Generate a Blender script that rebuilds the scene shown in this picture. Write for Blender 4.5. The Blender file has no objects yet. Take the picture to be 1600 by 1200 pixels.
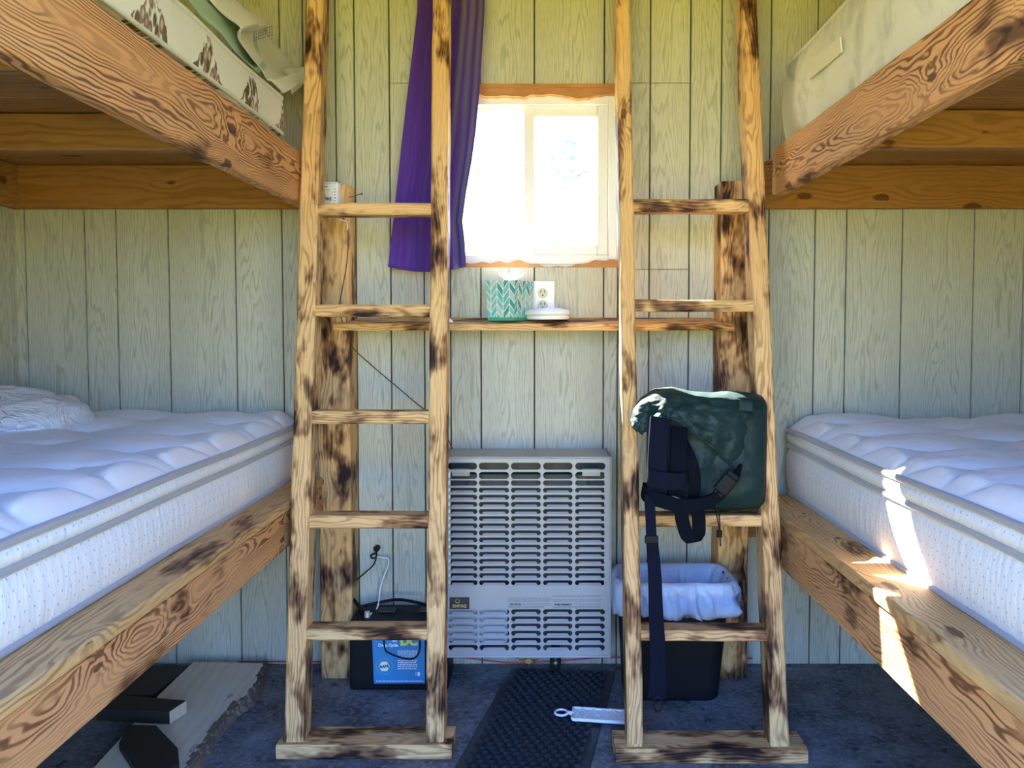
import bpy, bmesh, math, random
from mathutils import Vector, Matrix, noise
random.seed(7)
sc = bpy.context.scene
COL = sc.collection
# ------------------------------------------------------------------ camera
CAM_H, PITCH, FPX, CX, CY = 1.112, 0.045, 1294.0, 843.0, 568.0
cam_d = bpy.data.cameras.new('camera'); cam = bpy.data.objects.new('camera', cam_d); COL.objects.link(cam)
cam.location = (0, 0, CAM_H); cam.rotation_euler = (math.pi/2 - PITCH, 0, 0)
cam_d.sensor_width = 36; cam_d.lens = FPX/1600*36
cam_d.shift_x = (800-CX)/1600; cam_d.shift_y = -(600-CY)/1600
cam_d.clip_start = 0.01; cam_d.clip_end = 300
sc.camera = cam
# ------------------------------------------------------------------ exposure
vs = sc.view_settings
vs.view_transform = 'Standard'; vs.look = 'None'; vs.gamma = 1; vs.use_curve_mapping = False
vs.exposure = 1.62
# ------------------------------------------------------------------ sky
w = bpy.data.worlds.new('sky'); sc.world = w; w.use_nodes = True
nt = w.node_tree; nt.nodes.clear()
wo = nt.nodes.new('ShaderNodeOutputWorld'); bg = nt.nodes.new('ShaderNodeBackground')
tc = nt.nodes.new('ShaderNodeTexCoord'); sep = nt.nodes.new('ShaderNodeSeparateXYZ'); rp = nt.nodes.new('ShaderNodeValToRGB')
nt.links.new(tc.outputs['Generated'], sep.inputs[0]); nt.links.new(sep.outputs[2], rp.inputs[0])
nt.links.new(rp.outputs[0], bg.inputs[0]); nt.links.new(bg.outputs[0], wo.inputs[0])
rp.color_ramp.elements[0].position = 0.0; rp.color_ramp.elements[0].color = (0.60, 0.78, 1.0, 1)
rp.color_ramp.elements[1].position = 0.55; rp.color_ramp.elements[1].color = (0.10, 0.30, 1.0, 1)
e = rp.color_ramp.elements.new(0.18); e.color = (0.30, 0.56, 1.0, 1)
bg.inputs[1].default_value = 3.9
# ------------------------------------------------------------------ sun (shines in through the back window)
sl = bpy.data.lights.new('sun', 'SUN'); sl.energy = 34; sl.angle = 0.009; sl.color = (1, 0.95, 0.86)
so = bpy.data.objects.new('sun', sl); COL.objects.link(so)
so.rotation_euler = Vector((0.675, -1.0, -1.055)).to_track_quat('-Z', 'Y').to_euler()
so.location = (-3, 8, 9)

# ------------------------------------------------------------------ pixel -> world on known planes
cp, sp = math.cos(PITCH), math.sin(PITCH)
def ray(px, py):
    xc = (px-CX)/FPX; yc = -(py-CY)/FPX
    return Vector((xc, cp + yc*sp, -sp + yc*cp))
def PY(px, py, Y):
    d = ray(px, py); t = Y/d.y; return Vector((d.x*t, Y, CAM_H + d.z*t))
def PX(px, py, X):
    d = ray(px, py); t = X/d.x; return Vector((X, d.y*t, CAM_H + d.z*t))
def PZ(px, py, Z):
    d = ray(px, py); t = (Z-CAM_H)/d.z; return Vector((d.x*t, d.y*t, Z))

# ------------------------------------------------------------------ object helpers
def tag(o, label, cat, group=None, kind=None):
    o['label'] = label; o['category'] = cat
    if group: o['group'] = group
    if kind: o['kind'] = kind
    return o
def thing(name, label, cat, loc=(0, 0, 0), group=None):
    o = bpy.data.objects.new(name, None); COL.objects.link(o); o.location = loc; o.empty_display_size = 0.05
    return tag(o, label, cat, group)
def world_of(o):
    m = Matrix.LocRotScale(o.location, o.rotation_euler, o.scale)
    return (world_of(o.parent) @ o.matrix_parent_inverse @ m) if o.parent else m
def link(name, me, parent=None, mat=None, mw=None, smooth=False):
    o = bpy.data.objects.new(name, me); COL.objects.link(o)
    if mat:
        for m in (mat if isinstance(mat, (list, tuple)) else [mat]): me.materials.append(m)
    if mw is not None: o.matrix_world = mw
    if parent:
        o.parent = parent; o.matrix_parent_inverse = world_of(parent).inverted()
    if smooth:
        for p in me.polygons: p.use_smooth = True
    return o
class MB:
    def __init__(s): s.v = []; s.f = []; s.m = []
    def add(s, vs_, fs, mi=0):
        b = len(s.v); s.v += [tuple(v) for v in vs_]
        s.f += [tuple(b+i for i in f) for f in fs]; s.m += [mi]*len(fs); return s
    def box(s, a, b, mi=0):
        x0, y0, z0 = [min(a[i], b[i]) for i in range(3)]; x1, y1, z1 = [max(a[i], b[i]) for i in range(3)]
        return s.add([(x0,y0,z0),(x1,y0,z0),(x1,y1,z0),(x0,y1,z0),(x0,y0,z1),(x1,y0,z1),(x1,y1,z1),(x0,y1,z1)],
                     [(0,3,2,1),(4,5,6,7),(0,1,5,4),(1,2,6,5),(2,3,7,6),(3,0,4,7)], mi)
    def tube(s, pts, r, n=8, mi=0, closed=False):
        pts = [Vector(p) for p in pts]; N = len(pts); vs_ = []; prev = None
        for i, p in enumerate(pts):
            a = pts[(i-1) % N] if (closed or i > 0) else p; b = pts[(i+1) % N] if (closed or i < N-1) else p
            t = (b-a).normalized()
            if prev is None:
                prev = t.orthogonal().normalized()
            u = (prev - t*prev.dot(t)); u = u.normalized() if u.length > 1e-6 else t.orthogonal().normalized()
            prev = u; v = t.cross(u); rr = r[i] if isinstance(r, (list, tuple)) else r
            for k in range(n):
                an = 2*math.pi*k/n; vs_.append(p + (u*math.cos(an)+v*math.sin(an))*rr)
        fs = []
        for i in range(N if closed else N-1):
            j = (i+1) % N
            for k in range(n):
                fs.append((i*n+k, i*n+(k+1) % n, j*n+(k+1) % n, j*n+k))
        if not closed: fs += [tuple(range(n))[::-1], tuple((N-1)*n+k for k in range(n))]
        return s.add(vs_, fs, mi)
    def cyl(s, a, b, r, n=20, mi=0): return s.tube([a, b], r, n, mi)
    def prism(s, poly, up, mi=0):      # poly: list of Vector (3-D planar), extruded by vector up
        n = len(poly); up = Vector(up); vs_ = [Vector(p) for p in poly] + [Vector(p)+up for p in poly]
        return s.add(vs_, [tuple(range(n))[::-1], tuple(range(n, 2*n))] + [(i, (i+1) % n, n+(i+1) % n, n+i) for i in range(n)], mi)
    def grid(s, fn, nu, nv, mi=0, closed_u=False):
        vs_ = [fn(i/(nu if closed_u else nu-1), j/(nv-1)) for j in range(nv) for i in range(nu)]
        fs = []
        for j in range(nv-1):
            for i in range(nu if closed_u else nu-1):
                i2 = (i+1) % nu
                fs.append((j*nu+i, j*nu+i2, (j+1)*nu+i2, (j+1)*nu+i))
        return s.add(vs_, fs, mi)
    def mesh(s, name, recalc=True):
        me = bpy.data.meshes.new(name); me.from_pydata(s.v, [], s.f)
        for p, m in zip(me.polygons, s.m): p.material_index = m
        if recalc:
            bm = bmesh.new(); bm.from_mesh(me); bmesh.ops.recalc_face_normals(bm, faces=bm.faces); bm.to_mesh(me); bm.free()
        me.update(); return me
    def build(s, name, mat, parent=None, smooth=False, bevel=0, solid=0, subsurf=0, mw=None, kind=None):
        o = link(name, s.mesh(name), parent, mat, mw, smooth)
        if solid:
            m = o.modifiers.new('solid', 'SOLIDIFY'); m.thickness = solid; m.offset = 0
        if subsurf:
            m = o.modifiers.new('sub', 'SUBSURF'); m.levels = subsurf; m.render_levels = subsurf
        if bevel:
            m = o.modifiers.new('bevel', 'BEVEL'); m.width = bevel; m.segments = 2; m.limit_method = 'ANGLE'; m.angle_limit = math.radians(40)
        if kind: o['kind'] = kind
        return o
def spline(pts, n=8):
    pts = [Vector(p) for p in pts]; out = []
    for i in range(len(pts)-1):
        p0 = pts[max(i-1, 0)]; p1 = pts[i]; p2 = pts[i+1]; p3 = pts[min(i+2, len(pts)-1)]
        for k in range(n):
            t = k/n
            out.append(0.5*((2*p1)+(p2-p0)*t+(2*p0-5*p1+4*p2-p3)*t*t+(3*p1-p0-3*p2+p3)*t**3))
    out.append(pts[-1]); return out
def board(name, a, b, wd, th, up, mat, parent=None, wob=0.0012, ch=0.004, nseg=None):
    """A sawn board from a to b; local X runs along it, local Z along 'up' (wd = size along up, th = across)."""
    a = Vector(a); b = Vector(b); L = (b-a).length; X = (b-a).normalized(); U = Vector(up)
    Z = (U - X*U.dot(X)).normalized(); Y = Z.cross(X)
    mw = Matrix((X, Y, Z)).transposed().to_4x4(); mw.translation = (a+b)/2
    n = nseg or max(2, int(L/0.05)); h = th/2; q = wd/2; c = min(ch, h*0.4, q*0.4); sd = random.random()*50
    prof = [(-h+c, -q), (h-c, -q), (h, -q+c), (h, q-c), (h-c, q), (-h+c, q), (-h, q-c), (-h, -q+c)]
    vs_ = []
    for i in range(n+1):
        x = -L/2 + L*i/n
        for k, (y, z) in enumerate(prof):
            e1 = noise.noise(Vector((x*9+sd, k*3.1, 0)))*wob; e2 = noise.noise(Vector((x*9, k*3.1, sd)))*wob
            xx = x + (0.0025 if i == 0 else -0.0025 if i == n else 0)*(0)
            vs_.append((xx, y+e1, z+e2))
    fs = [tuple(range(8))[::-1], tuple(n*8+k for k in range(8))]
    for i in range(n):
        for k in range(8): fs.append((i*8+k, i*8+(k+1) % 8, (i+1)*8+(k+1) % 8, (i+1)*8+k))
    m = MB(); m.add(vs_, fs)
    return link(name, m.mesh(name), parent, mat, mw)
def text(name, body, size, mat, origin, parent=None, xdir=(1,0,0), zdir=(0,0,1), squeeze=1.0, bold=0.0, ext=0.0003):
    cu = bpy.data.curves.new(name, 'FONT'); cu.body = body; cu.size = size; cu.align_x = 'CENTER'; cu.align_y = 'CENTER'
    cu.extrude = ext; cu.offset = bold; cu.resolution_u = 3
    t = bpy.data.objects.new(name+'_src', cu); COL.objects.link(t)
    dg = bpy.context.evaluated_depsgraph_get(); me = bpy.data.meshes.new_from_object(t.evaluated_get(dg))
    bpy.data.objects.remove(t)
    X = Vector(xdir).normalized(); Z = Vector(zdir).normalized()
    mw = Matrix((X*squeeze, Z, X.cross(Z))).transposed().to_4x4(); mw.translation = Vector(origin)
    me.transform(mw); me.materials.clear(); me.name = name
    return link(name, me, parent, mat)

# ------------------------------------------------------------------ materials
class N:
    def __init__(s, name):
        s.m = bpy.data.materials.new(name); s.m.use_nodes = True; s.t = s.m.node_tree; s.t.nodes.clear()
        s.out = s.n('ShaderNodeOutputMaterial'); s.p = s.n('ShaderNodeBsdfPrincipled'); s.l(s.p.outputs[0], s.out.inputs[0])
    def n(s, ty, **k):
        x = s.t.nodes.new(ty)
        for a, b in k.items(): setattr(x, a, b)
        return x
    def l(s, a, b): s.t.links.new(a, b)
    def put(s, sock, v):
        if hasattr(v, 'is_output') or isinstance(v, bpy.types.NodeSocket): s.l(v, sock)
        else: sock.default_value = v
    def math(s, op, a, b=None, c=None, clamp=False):
        x = s.n('ShaderNodeMath', operation=op); x.use_clamp = clamp; s.put(x.inputs[0], a)
        if b is not None: s.put(x.inputs[1], b)
        if c is not None: s.put(x.inputs[2], c)
        return x.outputs[0]
    def vmul(s, v, k, add=(0,0,0)):
        x = s.n('ShaderNodeVectorMath', operation='MULTIPLY_ADD'); s.put(x.inputs[0], v); x.inputs[1].default_value = k; s.put(x.inputs[2], add); return x.outputs[0]
    def noise(s, v, scale=1, detail=3, rough=0.5, dist=0, dim='3D'):
        x = s.n('ShaderNodeTexNoise', noise_dimensions=dim); s.put(x.inputs['Vector'], v)
        x.inputs['Scale'].default_value = scale; x.inputs['Detail'].default_value = detail; x.inputs['Roughness'].default_value = rough; x.inputs['Distortion'].default_value = dist
        return x.outputs[0]
    def rng(s, v, a, b, c=0, d=1, smooth=True):
        x = s.n('ShaderNodeMapRange'); x.interpolation_type = 'SMOOTHSTEP' if smooth else 'LINEAR'; s.put(x.inputs[0], v)
        for i, k in enumerate((a, b, c, d)): x.inputs[i+1].default_value = k
        return x.outputs[0]
    def mix(s, f, a, b, mode='MIX'):
        x = s.n('ShaderNodeMix', data_type='RGBA', blend_type=mode); s.put(x.inputs[0], f)
        for i, k in ((6, a), (7, b)):
            s.put(x.inputs[i], (*k, 1) if isinstance(k, tuple) and len(k) == 3 else k)
        return x.outputs[2]
    def obj(s):
        return s.n('ShaderNodeTexCoord').outputs['Object']
    def bump(s, h, strength=0.3, dist=0.002):
        x = s.n('ShaderNodeBump'); x.inputs['Strength'].default_value = strength; x.inputs['Distance'].default_value = dist
        s.l(h, x.inputs['Height']); s.l(x.outputs[0], s.p.inputs['Normal'])
    def fin(s, col=None, rough=0.6, metal=0, spec=None, **k):
        if col is not None: s.put(s.p.inputs['Base Color'], (*col, 1) if isinstance(col, tuple) and len(col) == 3 else col)
        s.put(s.p.inputs['Roughness'], rough); s.p.inputs['Metallic'].default_value = metal
        if spec is not None: s.p.inputs['Specular IOR Level'].default_value = spec
        for a, b in k.items(): s.put(s.p.inputs[a], b)
        return s.m
def plain(name, col, rough=0.5, metal=0, var=0.06, scale=30, **k):
    s = N(name); n_ = s.noise(s.obj(), scale, 3)
    c = s.mix(n_, tuple(x*(1-var) for x in col), tuple(min(1, x*(1+var)) for x in col))
    return s.fin(c, rough, metal, **k)

def wood(name, light, mid, dark, burn=0.5, burncol=(0.05, 0.024, 0.012), freq=260, knots=1.0, ringstr=0.7, bscale=1.0, rough=0.6, thr=0.5, gloss=0.15, soft=0.26):
    s = N(name); o = s.obj(); r = s.n('ShaderNodeObjectInfo').outputs['Random']
    off = s.n('ShaderNodeCombineXYZ'); s.l(s.math('MULTIPLY', r, 37.0), off.inputs[0]); s.l(s.math('MULTIPLY', r, 3.7), off.inputs[1])
    add = s.n('ShaderNodeVectorMath', operation='ADD'); s.l(o, add.inputs[0]); s.l(off.outputs[0], add.inputs[1]); P = add.outputs[0]
    so_ = s.n('ShaderNodeSeparateXYZ'); s.l(o, so_.inputs[0]); sP = s.n('ShaderNodeSeparateXYZ'); s.l(P, sP.inputs[0])
    # knots on a 2-D layout that wraps every face
    kv = s.n('ShaderNodeCombineXYZ'); s.l(s.math('MULTIPLY', sP.outputs[0], 3.2), kv.inputs[0])
    s.l(s.math('MULTIPLY_ADD', s.math('ADD', so_.outputs[1], so_.outputs[2]), 7.5, s.math('MULTIPLY', r, 11)), kv.inputs[1])
    vo = s.n('ShaderNodeTexVoronoi', voronoi_dimensions='2D', feature='F1'); s.l(kv.outputs[0], vo.inputs['Vector']); vo.inputs['Scale'].default_value = 1; vo.inputs['Randomness'].default_value = 1
    kn_n = s.noise(P, 40, 2); d = s.math('ADD', vo.outputs['Distance'], s.math('MULTIPLY_ADD', kn_n, 0.10, -0.05))
    kc_ = s.n('ShaderNodeSeparateColor'); s.l(vo.outputs['Color'], kc_.inputs[0]); ksel = s.math('GREATER_THAN', kc_.outputs[0], 0.58)
    ksz = s.math('MULTIPLY_ADD', kc_.outputs[1], 0.07, 0.0)
    d = s.math('ADD', d, s.math('MULTIPLY_ADD', ksel, -1.0, 1.0)); d = s.math('ADD', d, ksz)
    near = s.math('MULTIPLY', s.rng(d, 0.0, 0.45, 1, 0), 0.024*knots)
    lo = s.noise(s.vmul(P, (2.2, 9, 9)), 1, 3, 0.55)
    warp = s.math('MULTIPLY_ADD', lo, 0.085, near)
    yy = s.math('ADD', so_.outputs[1], s.math('MULTIPLY_ADD', r, 0.06, 0.01)); zz = s.math('ADD', so_.outputs[2], s.math('MULTIPLY_ADD', r, -0.09, 0.03))
    rad = s.math('SQRT', s.math('ADD', s.math('MULTIPLY', yy, yy), s.math('MULTIPLY', zz, zz)))
    ph = s.math('ADD', rad, warp)
    sn = s.math('SINE', s.math('MULTIPLY', ph, freq*2.0)); ring = s.rng(sn, -0.3, 1.0, 0, 1)
    fine = s.noise(s.vmul(P, (14, 420, 420)), 1, 2, 0.6)
    col = s.mix(s.noise(s.vmul(P, (1.5, 8, 8)), 1, 2), light, mid)
    vis = s.rng(s.noise(s.vmul(P, (2.6, 14, 14), (3, 1, 7)), 1, 2), 0.35, 0.62, 0.25, 1)
    col = s.mix(s.math('MULTIPLY', s.math('MULTIPLY', ring, vis), ringstr), col, dark)
    col = s.mix(s.math('MULTIPLY', s.rng(fine, 0.45, 0.75), 0.22), col, dark)
    # scorch marks
    b1 = s.noise(s.vmul(P, (7*bscale, 16*bscale, 16*bscale), (5, 5, 5)), 1, 3, 0.6)
    b2 = s.noise(s.vmul(P, (22, 120, 120)), 1, 2)
    bb = s.rng(s.math('ADD', b1, s.math('MULTIPLY_ADD', b2, 0.09, -0.045)), thr, thr+soft)
    bb = s.math('MULTIPLY', bb, s.math('MULTIPLY_ADD', ring, 0.3, 0.75))
    bf = s.math('MULTIPLY', bb, burn, clamp=True)
    mid2 = tuple((a*0.8+b*0.2) for a, b in zip(dark, burncol))
    col = s.mix(s.rng(bf, 0.0, 0.5, 0, 0.8), col, mid2) if burn > 0 else col
    col = s.mix(s.rng(bf, 0.35, 0.95), col, burncol) if burn > 0 else col
    kc = s.rng(d, 0.055, 0.10, 1, 0); krim = s.rng(s.math('ABSOLUTE', s.math('SUBTRACT', d, 0.085)), 0.0, 0.03, 0.8, 0)
    kon = s.math('MULTIPLY', kc, min(1, knots)*0.85)
    col = s.mix(kon, col, tuple(0.55*x for x in dark)); col = s.mix(s.math('MULTIPLY', krim, min(1, knots)), col, burncol)
    s.bump(s.math('ADD', s.math('MULTIPLY', ring, -0.6), fine), 0.35, 0.0015)
    return s.fin(col, rough, spec=gloss)

M = {}
M['scorch'] = wood('scorched_pine', (0.84, 0.57, 0.28), (0.66, 0.35, 0.13), (0.20, 0.07, 0.025), burn=1.25, freq=480, ringstr=0.5, thr=0.43, bscale=0.78, burncol=(0.028, 0.012, 0.010), soft=0.30)
M['rail'] = wood('orange_fir', (0.78, 0.44, 0.21), (0.58, 0.25, 0.085), (0.11, 0.034, 0.012), burn=1.1, freq=520, ringstr=0.85, thr=0.53, bscale=0.5, knots=1.3)
M['ledge'] = wood('tan_fir', (0.76, 0.49, 0.22), (0.60, 0.33, 0.12), (0.20, 0.07, 0.025), burn=1.2, freq=300, ringstr=0.55, thr=0.54, bscale=0.6, knots=1.0)
M['fir'] = wood('plain_fir', (0.46, 0.24, 0.085), (0.36, 0.155, 0.045), (0.14, 0.05, 0.012), burn=0.0, freq=200, ringstr=0.35, knots=0.9)
M['slabwood'] = wood('pale_slab', (0.82, 0.76, 0.60), (0.70, 0.62, 0.45), (0.45, 0.33, 0.20), burn=0.15, freq=90, ringstr=0.25, knots=0.5)

def panel_mat():
    s = N('grained_wall_panel'); o = s.obj(); sx = s.n('ShaderNodeSeparateXYZ'); s.l(o, sx.inputs[0])
    a1 = s.n('ShaderNodeAttribute', attribute_name='strip_id'); a2 = s.n('ShaderNodeAttribute', attribute_name='across')
    sid = a1.outputs['Fac']; u = a2.outputs['Fac']; z = sx.outputs[2]
    cv = s.n('ShaderNodeCombineXYZ'); s.l(s.math('MULTIPLY', u, 18), cv.inputs[0]); s.l(s.math('MULTIPLY', z, 2.2), cv.inputs[1]); s.l(s.math('MULTIPLY', sid, 7.31), cv.inputs[2])
    lo = s.noise(cv.outputs[0], 1, 2, 0.5)
    # nested cathedral arches: contours of z*a + u^2*b
    uc = s.math('ADD', u, s.math('MULTIPLY_ADD', s.math('FRACT', s.math('MULTIPLY', sid, 0.618)), 0.06, -0.03))
    ph = s.math('ADD', s.math('MULTIPLY', s.math('MULTIPLY', uc, uc), 420), s.math('MULTIPLY', s.math('ADD', z, s.math('MULTIPLY', sid, 0.37)), s.math('MULTIPLY_ADD', s.math('SINE', s.math('MULTIPLY', sid, 2.3)), 1.4, 0.4)))
    ph = s.math('ADD', s.math('MULTIPLY', lo, 3.2), ph)
    sn = s.math('SINE', s.math('MULTIPLY', ph, 20.0)); ln = s.rng(sn, 0.25, 1.0)
    fv = s.n('ShaderNodeCombineXYZ'); s.l(s.math('MULTIPLY', sx.outputs[0], 520), fv.inputs[0]); s.l(s.math('MULTIPLY', sx.outputs[1], 520), fv.inputs[2]); s.l(s.math('MULTIPLY', z, 22), fv.inputs[1])
    fine = s.noise(fv.outputs[0], 1, 2, 0.6)
    brk = s.noise(fv.outputs[0], 0.4, 2)
    c = s.mix(s.noise(cv.outputs[0], 0.5, 1), (0.60, 0.59, 0.50), (0.52, 0.51, 0.425))
    c = s.mix(s.math('MULTIPLY', s.math('MULTIPLY', ln, s.rng(brk, 0.3, 0.6, 0.5, 1)), 0.5), c, (0.27, 0.27, 0.19))
    c = s.mix(s.math('MULTIPLY', s.rng(fine, 0.45, 0.72), 0.42), c, (0.24, 0.24, 0.18))
    s.bump(s.math('ADD', s.math('MULTIPLY', ln, -0.5), s.math('MULTIPLY', fine, -0.5)), 0.3, 0.001)
    return s.fin(c, 0.65, spec=0.12)
M['panel'] = panel_mat()
M['groove'] = plain('panel_groove', (0.05, 0.05, 0.04), 0.9)
def floor_mat():
    s = N('grey_vinyl_floor'); o = s.obj()
    a = s.noise(o, 7, 6, 0.65); b = s.noise(o, 60, 4, 0.7); c_ = s.noise(o, 26, 2, 0.5)
    c = s.mix(s.rng(a, 0.3, 0.7), (0.050, 0.055, 0.065), (0.19, 0.20, 0.215)); c = s.mix(s.rng(b, 0.42, 0.70, 0, 0.6), c, (0.30, 0.31, 0.33))
    c = s.mix(s.rng(c_, 0.30, 0.36, 0.75, 0), c, (0.02, 0.022, 0.03))
    # a few pale scratches
    rot = s.n('ShaderNodeMapping'); rot.inputs['Rotation'].default_value = (0, 0, 0.75); rot.inputs['Scale'].default_value = (1.2, 60, 1); s.l(o, rot.inputs[0])
    v = s.noise(rot.outputs[0], 1, 0); c = s.mix(s.rng(v, 0.80, 0.84, 0, 0.5), c, (0.4, 0.4, 0.4))
    s.bump(b, 0.2, 0.001)
    return s.fin(c, 0.6, spec=0.25)
M['floor'] = floor_mat()
def cloth(name, col, var=0.08, scale=400, rough=0.85, sheen=0.3, trans=0.0, bumpn=0.15, spec=0.2):
    s = N(name); n_ = s.noise(s.obj(), scale, 2); c = s.mix(n_, tuple(x*(1-var) for x in col), tuple(min(1, x*(1+var)) for x in col))
    s.bump(n_, bumpn, 0.001); m = s.fin(c, rough, spec=spec); s.p.inputs['Sheen Weight'].default_value = sheen
    if trans:
        t = s.n('ShaderNodeBsdfTranslucent'); t.inputs[0].default_value = (*col, 1); mx = s.n('ShaderNodeMixShader'); mx.inputs[0].default_value = trans
        s.l(s.p.outputs[0], mx.inputs[1]); s.l(t.outputs[0], mx.inputs[2]); s.l(mx.outputs[0], s.out.inputs[0])
    return m
M['purple'] = cloth('purple_curtain', (0.10, 0.030, 0.36), 0.12, 300, 0.6, 0.5, 0.25)
M['quilt'] = cloth('white_quilted_top', (0.80, 0.79, 0.82), 0.03, 500, 0.6, 0.2)
def matt_side():
    s = N('dotted_mattress_side'); o = s.obj(); sx = s.n('ShaderNodeSeparateXYZ'); s.l(o, sx.inputs[0])
    # small grey dots in staggered rows on the border fabric
    y = s.math('MULTIPLY', s.math('ADD', sx.outputs[1], sx.outputs[0]), 1/0.024); z = s.math('MULTIPLY', sx.outputs[2], 1/0.019)
    row = s.math('FLOOR', z); yo = s.math('ADD', y, s.math('MULTIPLY', s.math('MODULO', row, 2.0), 0.5))
    fy = s.math('SUBTRACT', s.math('FRACT', yo), 0.5); fz = s.math('SUBTRACT', s.math('FRACT', z), 0.5)
    d = s.math('SQRT', s.math('ADD', s.math('MULTIPLY', fy, fy), s.math('MULTIPLY', fz, fz)))
    dot = s.rng(d, 0.06, 0.11, 1, 0)
    wv = s.noise(s.vmul(o, (60, 60, 14)), 1, 2)
    c = s.mix(s.math('MULTIPLY', dot, 0.34), s.mix(wv, (0.74, 0.74, 0.77), (0.83, 0.83, 0.85)), (0.30, 0.30, 0.36))
    s.bump(s.math('SUBTRACT', wv, s.math('MULTIPLY', dot, 0.5)), 0.6, 0.004)
    return s.fin(c, 0.75, spec=0.2)
M['mside'] = matt_side()
M['piping'] = cloth('grey_piping', (0.34, 0.32, 0.32), 0.1, 200, 0.5)
M['cream'] = cloth('cream_sheet', (0.74, 0.72, 0.60), 0.05, 300, 0.8, 0.3, 0.2)
M['green'] = cloth('pastel_green_sheet', (0.30, 0.50, 0.30), 0.08, 300, 0.8, 0.3, 0.15)
M['white_cloth'] = cloth('white_cloth', (0.83, 0.83, 0.87), 0.03, 300, 0.8, 0.2, 0.25)
FZ0 = PY(100, 257, 2.647).z+0.010; FZH = 0.115
def floral():
    s = N('floral_mattress_side'); o = s.obj(); sx = s.n('ShaderNodeSeparateXYZ'); s.l(o, sx.inputs[0])
    y = s.math('ADD', sx.outputs[1], -1.527+0.13+2.6); a = s.math('SUBTRACT', s.math('MULTIPLY', s.math('FRACT', s.math('MULTIPLY', y, 1/0.26)), 0.26), 0.13)
    b = s.math('MULTIPLY', s.math('SUBTRACT', sx.outputs[2], FZ0), 1/FZH)
    nz = s.math('MULTIPLY_ADD', s.noise(o, 42, 2), 0.07, -0.035)
    wd = s.math('ADD', s.math('MULTIPLY_ADD', s.math('POWER', s.math('SUBTRACT', 1.0, b, clamp=True), 1.3), 0.085, 0.0), nz)
    inside = s.rng(s.math('SUBTRACT', wd, s.math('ABSOLUTE', a)), 0.0, 0.004)
    inside = s.math('MULTIPLY', inside, s.math('MULTIPLY', s.rng(b, 0.80, 0.84, 1, 0), s.rng(b, 0.0, 0.03)))
    vo = s.n('ShaderNodeTexVoronoi', feature='F1'); vo.inputs['Scale'].default_value = 62; s.l(s.vmul(o, (0.1, 1, 0.55)), vo.inputs['Vector'])
    csep = s.n('ShaderNodeSeparateColor'); s.l(vo.outputs['Color'], csep.inputs[0]); k = csep.outputs[0]
    leaf = s.mix(s.rng(k, 0.42, 0.46), (0.10, 0.085, 0.035), (0.16, 0.095, 0.06))
    petal = s.mix(s.rng(vo.outputs['Distance'], 0.1, 0.5), (0.62, 0.50, 0.40), (0.24, 0.14, 0.10))
    pt = s.mix(s.rng(k, 0.60, 0.64), leaf, petal)
    edge = s.rng(vo.outputs['Distance'], 0.55, 0.75, 1, 0)
    base = s.mix(s.noise(o, 14, 3), (0.70, 0.68, 0.60), (0.76, 0.75, 0.69))
    c = s.mix(s.math('MULTIPLY', inside, edge), base, pt)
    s.bump(s.noise(s.vmul(o, (1, 1, 1)), 300, 2), 0.15, 0.001)
    return s.fin(c, 0.75, spec=0.2)
M['floral'] = floral()
def mottled():
    s = N('mottled_mattress_side'); o = s.obj()
    a = s.noise(o, 9, 4, 0.55, 0.6); b = s.noise(o, 45, 3, 0.6, 0.6)
    c = s.mix(s.rng(a, 0.46, 0.72, 0, 0.7), (0.72, 0.70, 0.63), (0.40, 0.41, 0.35)); c = s.mix(s.rng(b, 0.56, 0.75, 0, 0.2), c, (0.80, 0.78, 0.72))
    s.bump(b, 0.3, 0.002); return s.fin(c, 0.75, spec=0.2)
M['mottled'] = mottled()
def crumple():
    s = N('crumpled_white_cotton'); o = s.obj(); a = s.noise(s.vmul(o, (9, 9, 16)), 1, 4, 0.5, 1.6); b = s.math('ABSOLUTE', s.math('SUBTRACT', a, 0.5)); s.bump(s.math('SUBTRACT', a, s.math('MULTIPLY', s.rng(b, 0, 0.06, 1, 0), 0.25)), 0.55, 0.04)
    return s.fin((0.83, 0.84, 0.88), 0.8, spec=0.15)
M['crumple'] = crumple()
M['label_tan'] = cloth('tan_label', (0.66, 0.61, 0.47), 0.04)
M['vinyl'] = plain('white_vinyl', (0.80, 0.80, 0.78), 0.4, var=0.02)
M['white_plastic'] = plain('white_plastic', (0.82, 0.82, 0.83), 0.4, var=0.03)
M['heater'] = plain('beige_enamel', (0.345, 0.335, 0.335), 0.33, var=0.04, scale=8, spec=0.5)
M['heater_in'] = plain('dark_sheet_metal', (0.035, 0.035, 0.04), 0.5, var=0.2)
M['bright_metal'] = plain('bright_metal', (0.70, 0.71, 0.72), 0.4, 0.6)
M['black'] = plain('black_plastic', (0.008, 0.008, 0.010), 0.5, var=0.2, **{'Specular IOR Level': 0.15})
M['rubber'] = plain('black_rubber', (0.03, 0.032, 0.038), 0.38, var=0.2, spec=0.45)
M['darkwood'] = plain('black_painted_wood', (0.016, 0.013, 0.012), 0.6, var=0.3)
M['endwood'] = plain('pale_end_grain', (0.62, 0.50, 0.38), 0.8, var=0.15, scale=80)
M['pipe'] = plain('dark_steel_pipe', (0.08, 0.085, 0.09), 0.35, 0.8)
M['brass'] = plain('brass', (0.50, 0.38, 0.13), 0.35, 0.9)
M['red'] = plain('red_plastic', (0.55, 0.03, 0.05), 0.4)
M['label_blue'] = plain('blue_label', (0.035, 0.22, 0.50), 0.35, var=0.03)
M['label_ltblue'] = plain('light_blue_ring', (0.10, 0.38, 0.62), 0.4, var=0.02)
M['yellow'] = plain('yellow_print', (0.72, 0.70, 0.06), 0.4, var=0.02)
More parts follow.
